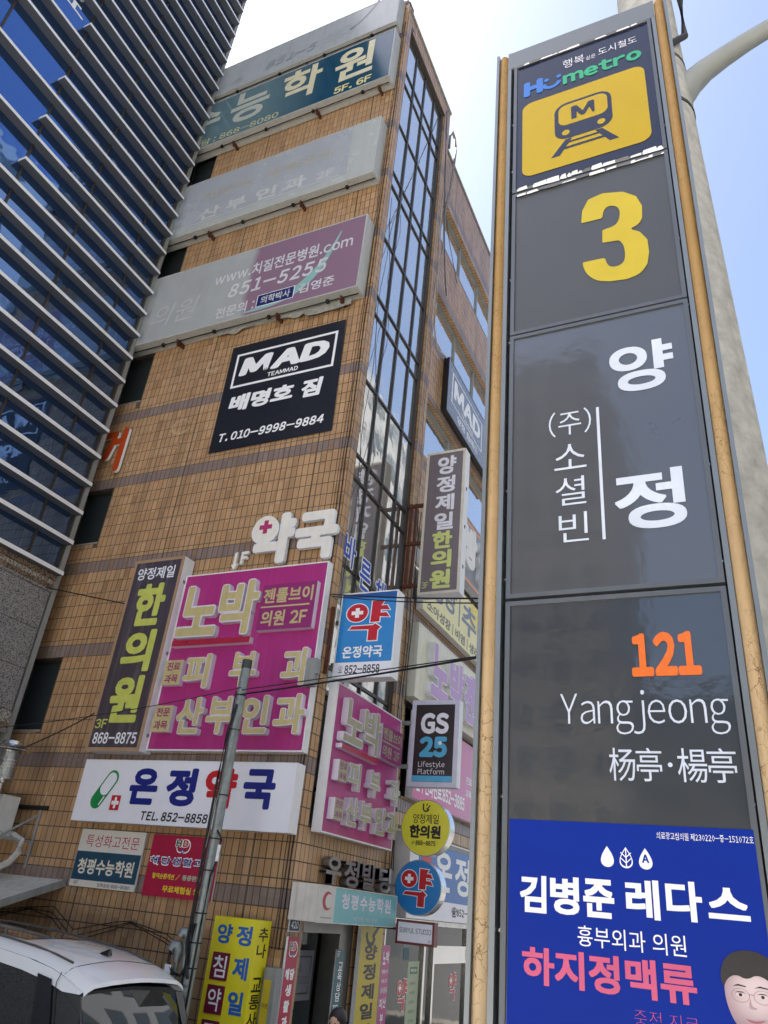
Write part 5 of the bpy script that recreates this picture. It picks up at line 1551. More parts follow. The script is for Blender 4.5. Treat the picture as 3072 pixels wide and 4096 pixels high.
pp(smooth_closed([(5.240, 2.380), (5.250, 2.3765), (5.262, 2.3755), (5.275, 2.378), (5.283, 2.382), (5.272, 2.3735), (5.258, 2.371), (5.247, 2.374)]), 7, mat('print_lip', '#a4606e', rough=.4))
part('portrait_print', G().stroke(FPy, [(5.2435, 2.3785), (5.259, 2.3762), (5.279, 2.3795)], 0.0012, n5 + 0.0026), skin2, p5)

# ================================================================== concrete lamp pole
cpx, cpy = CAM.x - 3.6 * math.sin(math.radians(0.4)), CAM.y + 3.6
r = thing('concrete_lamp_pole', 'weathered concrete lamp pole with a curved arm directly behind the pylon', 'lamp post', (cpx, cpy, 0.1))
g = G(); hs = [0.1, 2, 4.0, 4.8, 7, 8.9, 11.5, 13]
g.tube([(cpx, cpy, h) for h in hs], [0.345, 0.325, 0.305, 0.29, 0.235, 0.197, 0.165, 0.15], 32)
cpm = mat('pole_concrete', '#b9b8b1', rough=.85, noise=.3, nscale=11, bump=0.002, bscale=120, streak=.4, dirt='#8a8a82')
part('pole', g, cpm, r)
part('lamp_arm', G().tube([(cpx + 0.10, cpy, 7.45), (5.42, cpy, 7.66), (5.52, cpy, 7.80), (5.62, cpy, 7.89), (5.75, cpy, 7.97), (5.9, cpy, 8.05), (6.06, cpy, 8.12), (7.0, cpy, 8.5), (8.2, cpy, 8.95)],
     [0.12, 0.105, 0.09, 0.078, 0.07, 0.064, 0.06, 0.055, 0.05], 16), mat('arm_paint', '#8e9290', rough=.45, noise=.06, streak=.1, dirt='#888a88'), r)
part('lamp_head', G().box(FL(cpy), 8.1, 8.9, 8.88, 9.06, -0.15, 0.15), M_GREYFRAME, r, bevel=0.03)
for zc in (7.42, 7.95):
    part('clamp_band', G().tube([(cpx, cpy, zc), (cpx, cpy, zc + 0.03)], 0.232 if zc < 7.5 else 0.219, 32), M_BLACK, r)
part('cable_bundle', G().tube([(cpx + 0.16, cpy - 0.16, 9.9), (cpx + 0.23, cpy - 0.12, 9.2), (cpx + 0.25, cpy - 0.1, 8.7), (cpx + 0.24, cpy - 0.1, 8.2), (cpx + 0.10, cpy - 0.23, 7.95)], 0.025, 8), M_BLACK, r)

# ================================================================== galvanised steel pole
sx, sy = -0.68, -0.80
r = thing('steel_utility_pole', 'slim galvanised steel pole with taped cables standing before the crimson board', 'utility pole', (sx, sy, 0.13))
part('pole', G().tube([(sx, sy, 0.13), (sx, sy, 5.22)], 0.062, 20), M_GALV, r)
part('cap', G().tube([(sx, sy, 5.22), (sx, sy, 5.34)], 0.066, 20), mat('pole_cap', '#3d4242', rough=.6), r)
for z in (4.85, 4.4, 3.6, 3.1, 2.75, 2.3, 2.0, 1.75):
    part('strap', G().tube([(sx, sy, z), (sx, sy, z + 0.015)], 0.068, 20), M_BLACK, r)
def wob(pts, a_=0.012): return [(x + random.uniform(-a_, a_), y + random.uniform(-a_, a_), z) for x, y, z in pts]
part('cable', G().tube([(sx + 0.02, sy - 0.09, 4.72), (sx - 0.05, sy - 0.085, 4.35), (sx - 0.075, sy - 0.07, 3.8), (sx - 0.08, sy - 0.07, 3.0), (sx - 0.075, sy - 0.07, 2.3), (sx - 0.07, sy - 0.08, 2.0), (sx + 0.02, sy - 0.10, 1.72), (sx + 0.05, sy - 0.1, 1.66)], 0.016, 8), M_BLACK, r)
part('cable', G().tube(wob([(sx - 0.05, sy - 0.06, z) for z in (4.9, 4.4, 3.8, 3.2, 2.6, 2.1, 1.5, 0.8)], .01), 0.009, 6), M_BLACK, r)
part('cable', G().tube([(sx + 0.07, sy - 0.03, 4.6), (sx + 0.06, sy - 0.06, 4.2), (sx - 0.03, sy - 0.075, 3.5), (sx - 0.06, sy - 0.07, 3.0)], 0.006, 6), M_WIREG, r)
part('cable', G().tube([(sx + 0.05, sy - 0.05, 3.2), (sx + 0.13, sy - 0.04, 3.1), (sx + 0.13, sy - 0.04, 2.95), (sx + 0.07, sy - 0.05, 2.7), (sx + 0.06, sy - 0.05, 2.2), (sx + 0.06, sy - 0.05, 1.0)], 0.012, 8), M_BLACK, r)
part('cable_tag', G().box(FL(sy - 0.05), sx + 0.105, sx + 0.14, 2.86, 3.04, 0.0, 0.012), M_PWHITE, r)
# weatherheads
def weatherhead(x, y, z):
    p = part('weatherhead', G().tube([(x + 0.035, y, 0.5), (x + 0.035, y, z - 0.13)], 0.028, 12).tube([(x + 0.035, y, z - 0.14), (x + 0.035, y, z - 0.03), (x + 0.02, y - 0.01, z + 0.02), (x - 0.03, y - 0.03, z + 0.02), (x - 0.055, y - 0.045, z - 0.03)],
             [0.042, 0.055, 0.062, 0.06, 0.05], 14), M_GALV, r)
    return p
weatherhead(sx - 0.13, sy - 0.02, 2.08)
weatherhead(sx - 0.22, sy - 0.04, 1.94)
part('cable', G().tube([(sx - 0.27, sy - 0.085, 1.92), (sx - 0.26, sy - 0.1, 1.8), (sx - 0.17, sy - 0.11, 1.7), (sx - 0.05, sy - 0.11, 1.68), (sx + 0.01, sy - 0.1, 1.8), (sx + 0.0, sy - 0.09, 2.2)], 0.018, 8), M_BLACK, r)
part('paper_tag', G().box(FL(sy - 0.12), sx - 0.28, sx - 0.19, 1.67, 1.77, 0.0, 0.002), M_PWHITE, r)
for (dz, a_, b_) in ((1.60, -0.03, 0.03), (1.50, -0.05, 0.02), (1.33, -0.03, 0.03), (1.2, -0.02, 0.04)):
    g = G(); 
    for k in range(5):
        t0 = math.radians(-150 + 20 * k); t1 = math.radians(-150 + 20 * (k + 1))
        g.add([(sx + 0.0635 * math.cos(t0), sy + 0.0635 * math.sin(t0), dz), (sx + 0.0635 * math.cos(t1), sy + 0.0635 * math.sin(t1), dz), (sx + 0.0635 * math.cos(t1), sy + 0.0635 * math.sin(t1), dz + 0.07), (sx + 0.0635 * math.cos(t0), sy + 0.0635 * math.sin(t0), dz + 0.07)], [(0, 1, 2, 3)])
    part('paper_scrap', g, mat('paper_scrap', '#b9bab4', rough=.7, noise=.35, nscale=30), r)

# ================================================================== overhead and wall wires
def wire(label, pts, rad=0.008, mt=None, name='overhead_wire'):
    g = G().tube(pts, rad, 6)
    o = part(name, g, mt or M_BLACK)
    tag(o, label, 'wire')
    return o
top = (sx + 0.02, sy - 0.06, 4.95)
wire('long thin wire from the steel pole across the brown sign to the blue tower', sag(top, (-5.2, -2.2, 4.05), 0.12), 0.006)
wire('thick black cable from the steel pole over the blue pharmacy sign to behind the pylon', sag((sx + 0.05, sy - 0.08, 4.85), (4.3, -3.2, 4.55), 0.02), 0.011)
wire('thin wire just under the thick cable from the steel pole to behind the pylon', sag((sx + 0.05, sy - 0.08, 4.91), (4.3, -3.2, 4.53), 0.0), 0.006)
wire('black cable from the magenta sign corner passing over the top of the blue pharmacy sign', sag((0.05, -0.05, 6.55), (4.4, -2.6, 5.15), 0.05), 0.010)
wire('second black cable from the magenta sign corner towards the pylon', sag((0.05, -0.05, 6.52), (4.4, -2.6, 5.11), 0.07), 0.008)
wire('black wire between the blue tower foot and the brown vertical sign', sag((XB, -0.6, 6.9), (-3.6, -0.05, 6.62), 0.0), 0.01)
wire('black wire rising from the lantern to the brown vertical sign', sag((-4.95, -0.7, 4.05), (-3.6, -0.1, 5.0), 0.06), 0.01)
wire('thin grey wire slanting from the duct across the awning', sag((-4.9, -0.7, 3.2), (-2.6, -0.04, 2.05), 0.02), 0.004, M_WIREG)
wire('thin wire from the stair tower roof over the street', sag((0.0, 2.7, 21.9), (1.3, 0.5, 12.6), 1.0), 0.012)
wire('thin wire end of the pale cable above the gym sign', [(-0.12, 3.3, 18.8), (-0.1, 3.7, 18.0), (-0.08, 4.4, 17.1)], 0.008)
for lb_, dz in (('upper black wire looped along the tiles above the car roof', 0.0), ('middle black wire looped along the tiles above the car roof', -0.05), ('lower black wire looped along the tiles above the car roof', -0.09)):
    pts = [(-4.9, -0.04, 2.02 + dz), (-4.2, -0.04, 2.12 + dz * .3), (-3.75, -0.04, 2.16 + dz * 1.5), (-3.3, -0.04, 1.92 + dz * 1.7), (-2.6, -0.04, 2.07 + dz), (-2.35, -0.04, 2.1 + dz * .2), (-1.6, -0.2, 2.02 + dz), (-1.0, -0.75, 1.98 + dz * .8)]
    o = wire(lb_, pts, 0.006)
rr = random.Random(4)
def corner_bundle(label, pts, rad, mt=None):
    wire(label, pts, rad, mt, 'wall_cable')
z = 22.0
for i, (lb_, rad, off) in enumerate((('thickest black cable running down the tiled corner', 0.009, 0.0), ('thin black cable beside the corner cable', 0.004, 0.05), ('second thin black cable on the corner tiles', 0.004, 0.09))):
    pts = []
    for k in range(40):
        zz = 21.5 - k * 0.5
        pts.append((-0.05 - off + rr.uniform(-.012, .012) * (1 + off * 5), -0.022, zz + 0.0))
    corner_bundle(lb_, pts, rad)
for i in range(3):
    pts = [(0.03, 0.25 + 0.3 * math.sin(k * 0.55 + i * 2.1) ** 2 * (1 if i else .4) + i * .12, 15.5 - k * 0.5) for k in range(20)]
    corner_bundle(['loose black wire hanging in front of the first glazing bay', 'loose wire crossing the stair glazing', 'thin loose wire before the lower stair glazing'][i], pts, 0.006)
pts = [(0.03, 2.78 + 0.05 * math.sin(k * 1.3), 19.8 - k * 0.6) for k in range(27)]
corner_bundle('grey cable down the pilaster beside the stair glazing', pts, 0.01, M_WIREG)
for i in range(3):
    pts = [(0.03 + 0.02 * i, 2.72 + 0.08 * i + 0.04 * math.sin(k * 1.1 + i), 9.5 - k * 0.4) for k in range(17)]
    corner_bundle(['first black cable behind the tall projecting sign', 'second black cable behind the tall projecting sign', 'third black cable behind the convenience store sign'][i], pts, 0.008)
# cable conduit with a crook on the roof edge
wire('bent conduit hook rising above the side parapet', [(-0.05, 3.15, 18.2), (0.0, 3.3, 19.3), (-0.02, 3.5, 20.6), (-0.02, 3.55, 21.4), (-0.05, 3.5, 21.75), (-0.05, 3.3, 21.8), (-0.05, 3.15, 21.4), (-0.05, 3.15, 20.9)], 0.035, mat('lagging', '#8f8a84', rough=.8, noise=.3, nscale=20), 'conduit')
wire('pale cable hanging from the conduit to the gym sign', [(-0.03, 3.15, 18.3), (-0.02, 3.2, 17.2), (-0.05, 3.05, 16.2), (-0.05, 3.1, 15.2), (-0.03, 3.05, 14.5), (-0.03, 3.3, 14.0), (-0.02, 3.9, 14.2)], 0.022, mat('pale_cable', '#b9b5aa', rough=.7, noise=.2), 'wall_cable')

# ================================================================== junction box on magenta sign edge
r = thing('junction_box', 'small grey junction box clamped at the right edge of the magenta sign', 'junction box', (0.0, -0.2, 5.1))
part('box', G().box(FL(-0.16), -0.09, 0.07, 5.13, 5.52, 0.0, 0.10), M_GREYFRAME, r, bevel=0.005)
part('lid', G().box(FR(0.07), -0.25, -0.17, 5.3, 5.48, 0.0, 0.03), M_GREYFRAME, r)

# ================================================================== lower left corner: awning, air conditioner, duct, lantern
r = thing('awning', 'dirty pale panel awning projecting over the street at the foot of the tiled wall', 'awning', (-4.4, 0, 2.4))
aw = mat('awning_panel', '#c4c5bd', rough=.55, noise=.15, nscale=4, streak=.4, dirt='#6e6e68')
for i in range(8):
    x1 = -3.68 - i * 0.2; x0 = x1 - 0.194
    g = G().add([(x0, -0.02, 2.50), (x1, -0.02, 2.50), (x1 - 0.03, -1.05, 2.18), (x0 - 0.03, -1.05, 2.18), (x0, -0.02, 2.46), (x1, -0.02, 2.46), (x1 - 0.03, -1.05, 2.14), (x0 - 0.03, -1.05, 2.14)],
                [(3, 2, 1, 0), (4, 5, 6, 7), (2, 3, 7, 6), (1, 2, 6, 5), (3, 0, 4, 7)])
    part('panel', g, aw, r)
part('edge_trim', G().add([(-3.66, -0.02, 2.52), (-3.68, -1.08, 2.19), (-3.68, -1.08, 2.09), (-3.66, -0.02, 2.42)], [(0, 1, 2, 3)]).add([(-5.4, -1.08, 2.19), (-3.68, -1.08, 2.19), (-3.68, -1.08, 2.09), (-5.4, -1.08, 2.09)], [(3, 2, 1, 0)]), M_GREYFRAME, r)
r = thing('air_conditioner', 'white outdoor air conditioner unit on wall brackets at the left edge', 'air conditioner', (-4.85, -0.5, 3.05))
acm = mat('ac_white', '#c8cbca', rough=.5, noise=.08, streak=.3, dirt='#8f908c')
part('housing', G().box(FL(-0.30), -5.30, -4.72, 2.98, 3.53, 0.0, 0.34), acm, r, bevel=0.01)
part('label_sticker', G().quad(FL(-0.64), -4.98, -4.82, 3.26, 3.45, 0.002), mat('sticker', '#9aa0a6', rough=.4), r)
g = G().tube([(-4.55, -0.6, 2.95), (-4.55, -0.02, 2.95)], 0.02, 6).tube([(-4.55, -0.02, 3.42), (-4.55, -0.02, 2.6)], 0.022, 6).tube([(-4.55, -0.02, 3.34), (-4.7, -0.62, 2.9)], 0.016, 6)
part('bracket', g, M_GREYFRAME, r)
part('bracket', G().box(FL(-0.02), -5.2, -4.4, 3.40, 3.46, 0.0, 0.03), M_BLACK, r)
wire('fat white wrapped duct curling down onto the awning', [(-5.0, -0.3, 2.97), (-4.72, -0.25, 3.02), (-4.52, -0.25, 2.95), (-4.47, -0.28, 2.80), (-4.55, -0.32, 2.65), (-4.75, -0.36, 2.55), (-5.0, -0.4, 2.5)], 0.05, mat('duct_wrap', '#bcbab2', rough=.6, noise=.15, nscale=10, bump=.004, bscale=25), 'duct')
r = thing('steel_lantern', 'polished steel post lantern with a flat conical cap at the left edge', 'lamp', (-4.70, -0.75, 2.4))
def lathe(prof, cx_, cy_, seg=28):
    g = G(); g.smooth = True
    pts = []; fs = []
    for (rd, zz) in prof:
        for j in range(seg):
            t = 2 * math.pi * j / seg
            pts.append((cx_ + rd * math.cos(t), cy_ + rd * math.sin(t), zz))
    for i in range(len(prof) - 1):
        for j in range(seg):
            fs.append((i * seg + j, i * seg + (j + 1) % seg, (i + 1) * seg + (j + 1) % seg, (i + 1) * seg + j))
    return g.add(pts, fs)
lx, ly = -4.70, -0.75
part('cap', lathe([(0.0, 4.14), (0.30, 4.125), (0.305, 4.14), (0.16, 4.21), (0.15, 4.235), (0.145, 4.26), (0.0, 4.26)], lx, ly), M_STEEL, r)
part('body', lathe([(0.0, 3.72), (0.145, 3.72), (0.145, 3.755), (0.14, 3.76), (0.14, 4.12), (0.0, 4.12)], lx, ly), mat('frosted_steel', '#a5a8a6', rough=.25, metal=.8, noise=.15), r)
for zz in (3.98, 3.93, 3.88):
    part('ring', lathe([(0.142, zz), (0.158, zz), (0.158, zz + 0.012), (0.142, zz + 0.012)], lx, ly), M_STEEL, r)
part('post', lathe([(0.0, 2.4), (0.03, 2.4), (0.03, 3.66), (0.05, 3.67), (0.05, 3.72)], lx, ly), M_STEEL, r)

# ================================================================== parked white car (rear end shows)
r = thing('parked_car', 'white estate SUV parked along the tiled wall with dark glass roof and tinted rear windows', 'car', (-2.9, -1.55, 0.0))
paint = mat('white_car_paint', '#f1f3f5', rough=.22, noise=.02, nscale=1, coat=1.0)
cglass = glass_mat('car_glass', (0.02, 0.024, 0.028, 1), 0.0, 0.02, 0.0, 1)
N, L, b = nodes_of(cglass); [cglass.node_tree.links.remove(l) for l in list(b.inputs['Roughness'].links)]; b.inputs['Roughness'].default_value = 0.03; b.inputs['Coat Weight'].default_value = 1.0; b.inputs['Coat Roughness'].default_value = 0.01; b.inputs['Coat IOR'].default_value = 1.5
cyc = -1.775       # centre line y
HW = 0.76
def car_section(x):
    """(roof z at centre, half width at roof edge, belt half width, belt z)"""
    return None
# roof surface: x from -4.2 (front) to -0.66 (spoiler lip); rows across y
xs_ = [-4.6, -4.2, -3.6, -3.0, -2.4, -2.0, -1.64, -1.3, -1.05, -0.87, -0.72, -0.58]
zr = dict(zip(xs_, [1.84, 1.985, 2.00, 1.998, 1.975, 1.945, 1.912, 1.878, 1.835, 1.795, 1.745, 1.69]))
hw = {x: 0.735 for x in xs_}; hw[-.58] = .75; hw[-.72] = .755; hw[-.87] = .75; hw[-4.6] = .68
ts = [-1, -0.93, -0.84, -0.74, -0.5, -0.2, 0, 0.2, 0.5, 0.74, 0.84, 0.93, 1]
def crown(t, x): 
    a_ = abs(t)
    return -0.05 * a_ ** 2 - (0.045 * ((a_ - 0.84) / 0.16) ** 1.5 if a_ > 0.84 else 0) + (0.006 if 0.74 <= a_ <= 0.84 and x < -1.2 else 0)
g = G(); g.smooth = True
pts = [(x, cyc + hw[x] * t, zr[x] + crown(t, x)) for x in xs_ for t in ts]
fs = []; nT = len(ts)
for i in range(len(xs_) - 1):
    for j in range(nT - 1):
        fs.append((i * nT + j, (i + 1) * nT + j, (i + 1) * nT + j + 1, i * nT + j + 1))
g.add(pts, fs)
k0 = (len(xs_) - 1) * nT
base = [(-0.58, cyc + 0.75 * t, 1.69 + crown(t, -.58)) for t in ts]
lipp = [(-0.565, cyc + 0.75 * t, 1.655 + crown(t, -.58)) for t in ts]
lipb = [(-0.66, cyc + 0.72 * t, 1.64 + crown(t, -.58)) for t in ts]
g.add(base + lipp + lipb, [(j, nT + j, nT + j + 1, j + 1) for j in range(nT - 1)] + [(nT + j, 2 * nT + j, 2 * nT + j + 1, nT + j + 1) for j in range(nT - 1)])
body = part('roof', g, paint, r)
ob = body
# sunroof
g = G(); g.smooth = True
xs2 = [-4.3, -3.6, -3.0, -2.4, -2.0, -1.8]; ts2 = [-0.66, -0.4, 0, 0.4, 0.66]
def zint(x):
    a_ = sorted(zr); 
    for p_, q_ in zip(a_[:-1], a_[1:]):
        if p_ <= x <= q_: return zr[p_] + (zr[q_] - zr[p_]) * (x - p_) / (q_ - p_)
    return zr[a_[0]]
pts = [(x, cyc + 0.72 * t * (0.93 if x > -1.9 else 1), zint(x) - 0.05 * t * t + 0.010) for x in xs2 for t in ts2]
g.add(pts, [(i * 5 + j, (i + 1) * 5 + j, (i + 1) * 5 + j + 1, i * 5 + j + 1) for i in range(5) for j in range(4)])
part('sunroof', g, cglass, r)
# roof rails / seams
for s in (-1, 1):
    pts = [(x, cyc + s * 0.735 * 0.79, zint(x) + crown(0.79, x) + 0.012) for x in [-4.4, -3.6, -3.0, -2.4, -1.9, -1.5, -1.2, -0.95]]
    part('roof_moulding', G().tube(pts, 0.011, 8), mat('moulding', '#57544f', rough=.4), r)
part('panel_gap', G().tube([(-0.92 + 0.05 * abs(t) , cyc + 0.745 * t, zint(-0.92 + 0.05 * abs(t)) + crown(t, -1.0) + 0.0015) for t in [-.99 + .11 * i for i in range(19)]], 0.0035, 6), M_BLACK, r)
# shark fin antenna
fx, fy, fz = -1.12, cyc, zint(-1.12) - 0.004
g = G(); g.smooth = True
prof = [(-0.10, 0.0), (-0.05, 0.012), (0.0, 0.030), (0.05, 0.052), (0.085, 0.062), (0.10, 0.055), (0.105, 0.0)]
pts = []
for (dx, dz) in prof:
    wd_ = 0.028 if dx < 0.1 else 0.022
    if dx == -0.10: wd_ = 0.004
    pts += [(fx + dx, fy - wd_, fz), (fx + dx, fy - wd_ * .25, fz + dz), (fx + dx, fy + wd_ * .25, fz + dz), (fx + dx, fy + wd_, fz)]
fs = []
for i in range(len(prof) - 1):
    for j in range(3): fs.append((i * 4 + j, (i + 1) * 4 + j, (i + 1) * 4 + j + 1, i * 4 + j + 1))
g.add(pts, fs)
part('antenna_fin', g, mat('gloss_black', '#0b0c10', rough=.12, coat=1), r)
# body sides, glass house, tailgate
def side(s):
    g = G(); g.smooth = True
    y_t = cyc + s * 0.70; 
    gl = G(); gl.smooth = True
    # cant rail painted strip then tinted glass then lower body
    X0, X1 = -4.6, -0.72
    rows_ = [(1.685, 0.70), (1.60, 0.735), ]
    a_ = []
    xs3 = [-4.6, -4.0, -3.4, -2.8, -2.2, -1.8, -1.4, -1.05, -0.8, -0.58]
    top_ = [(x, cyc + s * (0.68 if x < -4.5 else 0.745), zint(x) + crown(1, x)) for x in xs3]
    low_ = [(x, cyc + s * 0.785, zint(x) + crown(1, x) - 0.10) for x in xs3[:-1]] + [(-0.60, cyc + s * 0.77, 1.575)]
    k = len(xs3)
    f_ = [(j, j + 1, k + j + 1, k + j) if s < 0 else (j, k + j, k + j + 1, j + 1) for j in range(k - 1)]
    g.add(top_ + low_, f_)
    part('cant_rail', g, paint, r)
    belt = [(x, cyc + s * 0.84, 1.08) for x in xs3]; belt[-1] = (-0.36, cyc + s * 0.80, 1.08); belt[-2] = (-0.62, cyc + s * 0.83, 1.08)
    gl.add(low_ + belt, f_)
    part('side_glass', gl, cglass, r)
    lo = G(); lo.smooth = True
    sill = [(p[0], cyc + s * 0.85, 0.35) for p in belt]
    mid = [(p[0], cyc + s * 0.87, 0.8) for p in belt]
    lo.add(belt + mid + sill, f_ + [tuple(i + k for i in q) for q in f_])
    part('body_side', lo, paint, r)
    # pillar
    return low_, belt
side(-1); side(1)
# side window frame of the rear quarter window (black pillar strip)
part('pillar', G().add([(-1.16, cyc - 0.795, 1.69), (-0.96, cyc - 0.795, 1.66), (-0.72, cyc - 0.85, 1.08), (-0.98, cyc - 0.85, 1.08)], [(0, 1, 2, 3)]), mat('gloss_navy', '#171a26', rough=.12, coat=1), r)
part('panel_gap', G().tube([(-0.90, cyc - 0.75, 1.725), (-0.90, cyc - 0.79, 1.64), (-0.80, cyc - 0.825, 1.35), (-0.70, cyc - 0.85, 1.08)], 0.004, 6), M_BLACK, r)
# rear window and tailgate
g = G(); g.smooth = True
rt = [-1, -0.6, 0, 0.6, 1]
A_ = [(-0.655, cyc + 0.71 * t, 1.615 - 0.03 * abs(t)) for t in rt]
Bq = [(-0.52 - 0.02 * abs(t), cyc + 0.74 * t, 1.35) for t in rt]
Cq = [(-0.38 - 0.04 * abs(t), cyc + 0.77 * t, 1.05) for t in rt]
g.add(A_ + Bq + Cq, [(i * 5 + j, (i + 1) * 5 + j, (i + 1) * 5 + j + 1, i * 5 + j + 1) for i in range(2) for j in range(4)])
part('rear_window', g, cglass, r)
g = G(); g.smooth = True
Dq = [(-0.33 - 0.05 * abs(t), cyc + 0.82 * t, 0.85) for t in rt]; Eq = [(-0.30 - 0.06 * abs(t), cyc + 0.84 * t, 0.4) for t in rt]
g.add(Cq + Dq + Eq, [(i * 5 + j, (i + 1) * 5 + j, (i + 1) * 5 + j + 1, i * 5 + j + 1) for i in range(2) for j in range(4)])
part('tailgate', g, paint, r)
for s in (-1, 1):
    g = G().add([(-0.60, cyc + s * 0.768, 1.575), (-0.65, cyc + s * 0.70, 1.585), (-0.38, cyc + s * 0.74, 1.08), (-0.37, cyc + s * 0.805, 1.08)], [(0, 1, 2, 3)])
    part('rear_pillar', g, mat('gloss_navy', '#171a26'), r)
    part('tail_lamp', G().box(FR(-0.40), cyc + s * 0.80 - 0.09, cyc + s * 0.80 + 0.09, 0.75, 0.98, -0.05, 0.02), mat('lamp_red', '#7c0f14', rough=.15, coat=1), r, bevel=.01)
    for xw in (-1.25, -3.9):
        wl_ = part('wheel', G().tube([(xw, cyc + s * 0.66, 0.34), (xw, cyc + s * 0.86, 0.34)], 0.34, 28), M_BLACK, r)
        part('rim', G().tube([(xw, cyc + s * 0.80, 0.34), (xw, cyc + s * 0.875, 0.34)], 0.22, 20), M_STEEL, wl_)
g = G(); g.box(FL(cyc), -5.9, -4.6, 0.35, 1.0, -0.86, 0.86)
part('bonnet', g, paint, r, bevel=0.12)
g = G(); g.add([(-4.6, cyc - .68, 1.80), (-4.6, cyc + .68, 1.80), (-5.2, cyc + .78, 1.02), (-5.2, cyc - .78, 1.02)], [(0, 1, 2, 3)])
part('windscreen', g, cglass, r)

# ================================================================== passer-by (only the top of the head shows)
r = thing('person', 'person with short dark hair and a dark jacket walking past the entrance', 'person', (1.42, -1.2, 0.13))
px, py = 1.42, -1.2
hd = lambda cx_, cy_, cz_, a_, b_, c_, m_=14, n_=18: [(cx_ + a_ * math.sin(math.pi * i / m_) * math.cos(2 * math.pi * j / n_), cy_ + b_ * math.sin(math.pi * i / m_) * math.sin(2 * math.pi * j / n_), cz_ + c_ * math.cos(math.pi * i / m_)) for i in range(m_ + 1) for j in range(n_)]
hf = [(i * 18 + j, (i + 1) * 18 + j, (i + 1) * 18 + (j + 1) % 18, i * 18 + (j + 1) % 18) for i in range(14) for j in range(18)]
def skin_body():
    V = [(0, 0, 0.92), (0, 0, 1.12), (0, 0.0, 1.30), (0, 0, 1.38), (0, -0.01, 1.46),
         (-0.17, 0, 1.29), (-0.21, -0.03, 1.03), (-0.2, -0.12, 0.82), (0.17, 0, 1.29), (0.21, 0.03, 1.03), (0.2, -0.05, 0.80),
         (-0.09, 0, 0.86), (-0.10, -0.08, 0.47), (-0.10, 0.06, 0.09), (-0.10, -0.09, 0.04), (0.09, 0, 0.86), (0.10, 0.10, 0.48), (0.10, 0.20, 0.12), (0.10, 0.08, 0.05)]
    E_ = [(0, 1), (1, 2), (2, 3), (3, 4), (2, 5), (5, 6), (6, 7), (2, 8), (8, 9), (9, 10), (0, 11), (11, 12), (12, 13), (13, 14), (0, 15), (15, 16), (16, 17), (17, 18)]
    R_ = [0.15, 0.14, 0.13, 0.055, 0.05, 0.06, 0.042, 0.03, 0.06, 0.042, 0.03, 0.095, 0.06, 0.042, 0.035, 0.095, 0.06, 0.042, 0.035]
    me = bpy.data.meshes.new('body'); me.from_pydata(V, E_, [])
    ob = bpy.data.objects.new('body', me); COL.objects.link(ob); ob.parent = r
    md = ob.modifiers.new('skin', 'SKIN')
    for i, sv in enumerate(me.skin_vertices[0].data): sv.radius = (R_[i], R_[i] * 0.8); sv.use_root = (i == 0)
    ob.modifiers.new('sub', 'SUBSURF').levels = 2; ob.modifiers['sub'].render_levels = 2
    me.materials.append(mat('jacket_dark', '#22242c', rough=.8, noise=.15))
    return ob
skin_body()
sk = mat('skin', '#c79a80', rough=.5, noise=.05)
g = G(); g.smooth = True; g.add(hd(px, py, 1.53, 0.072, 0.092, 0.115), hf)
face = part('head', g, sk, r)
g = G(); g.smooth = True; g.add([(x, y, z) for x, y, z in hd(px, py + 0.018, 1.565, 0.088, 0.100, 0.098)], hf)
part('hair', g, mat('hair_black', '#15120f', rough=.45, noise=.3, nscale=80, bump=.003, bscale=120), r)
part('eye', G().disc(FL(py - 0.087), px - 0.028, 1.535, 0.008, 0, 0.003, seg=10), M_PBLACK, r)
part('eye', G().disc(FL(py - 0.087), px + 0.028, 1.535, 0.008, 0, 0.003, seg=10), M_PBLACK, r)
g = G(); g.add([(px - .012, py - .088, 1.50), (px + .012, py - .088, 1.50), (px, py - .112, 1.502), (px, py - .09, 1.535)], [(0, 2, 1), (0, 3, 2), (1, 2, 3)])
part('nose', g, sk, r)
part('mouth', G().box(FL(py - 0.078), px - 0.02, px + 0.02, 1.472, 1.478, 0, 0.006), mat('lips', '#9a5a50', rough=.5), r)
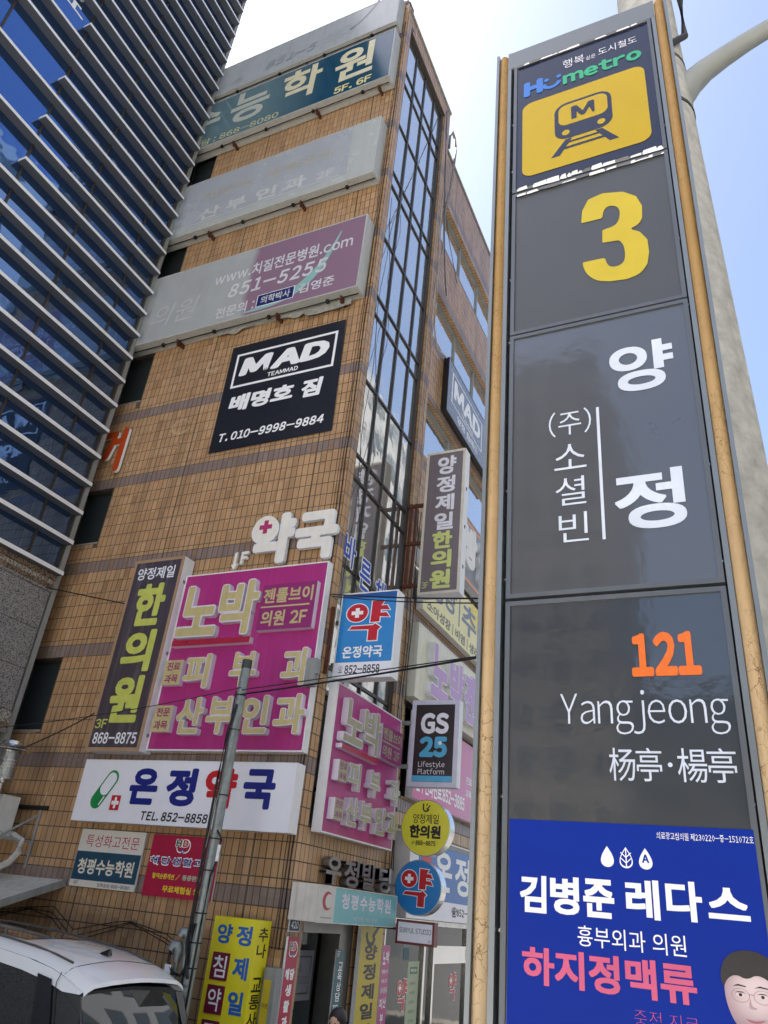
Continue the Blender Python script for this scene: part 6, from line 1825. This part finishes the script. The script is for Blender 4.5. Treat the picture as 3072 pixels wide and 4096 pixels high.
for s in (-1, 1):
    gh = G(); gh.smooth = True
    hx, hy = px + s * 0.2, py + (-0.12 if s < 0 else -0.05)
    gh.tube([(hx, hy, 0.93), (hx, hy - .01, 0.86)], [0.028, 0.035], 10)
    for k in range(4):
        gh.tube([(hx - .01, hy - .03 + .02 * k, .87), (hx - .005, hy - .035 + .02 * k, .82), (hx - .0, hy - .03 + .02 * k, .785 + .005 * abs(k - 1.5))], .0085, 6)
    gh.tube([(hx, hy - .03, .9), (hx - .01, hy - .055, .865), (hx - .01, hy - .055, .84)], .0095, 6)
    part('hand', gh, sk, r)

# ================================================================== buildings across the streets (seen in the reflections)
def block(label, x0, x1, y0, y1, h, wallm, face, nx, nz, z0=3.5):
    r = thing('apartment_block', label, 'building', ((x0 + x1) / 2, (y0 + y1) / 2, 0))
    g = G(); g.add([(x0, y0, 0), (x1, y0, 0), (x1, y1, 0), (x0, y1, 0), (x0, y0, h), (x1, y0, h), (x1, y1, h), (x0, y1, h)],
                   [(0, 1, 5, 4), (1, 2, 6, 5), (2, 3, 7, 6), (3, 0, 4, 7), (4, 5, 6, 7)])
    part('wall', g, wallm, r)
    if face == 'y':
        F = ((0, y1, 0), (1, 0, 0), (0, 1, 0)); a_, b_ = x0, x1
    else:
        F = ((x0, 0, 0), (0, 1, 0), (-1, 0, 0)); a_, b_ = y0, y1
    cw = (b_ - a_) / nx; ch = (h - z0) / nz
    for i in range(nx):
        for j in range(nz):
            u = a_ + i * cw; v = z0 + j * ch
            wn = part('window', G().box(F, u + cw * .2, u + cw * .8, v + ch * .25, v + ch * .75, 0.0, 0.06), M_DFRAME, r)
            part('pane', G().box(F, u + cw * .22, u + cw * .78, v + ch * .27, v + ch * .73, 0.06, 0.07), M_GLASSD, wn)
block('apartment block across the main road, only mirrored in the pylon panels', -9, 0.5, -52, -38, 31, mat('apt_wall', '#96897a', rough=.8, noise=.12), 'y', 6, 13)
block('low dark shop row across the main road, only mirrored in the pylon panels', 0.6, 32, -50, -38, 12, mat('shop_wall', '#4b4945', rough=.8, noise=.2), 'y', 10, 3)
block('office block across the side street, only mirrored in the stair glazing', 17, 30, -30, 46, 38, mat('office_wall', '#5d5f62', rough=.8, noise=.1), 'x', 18, 10)
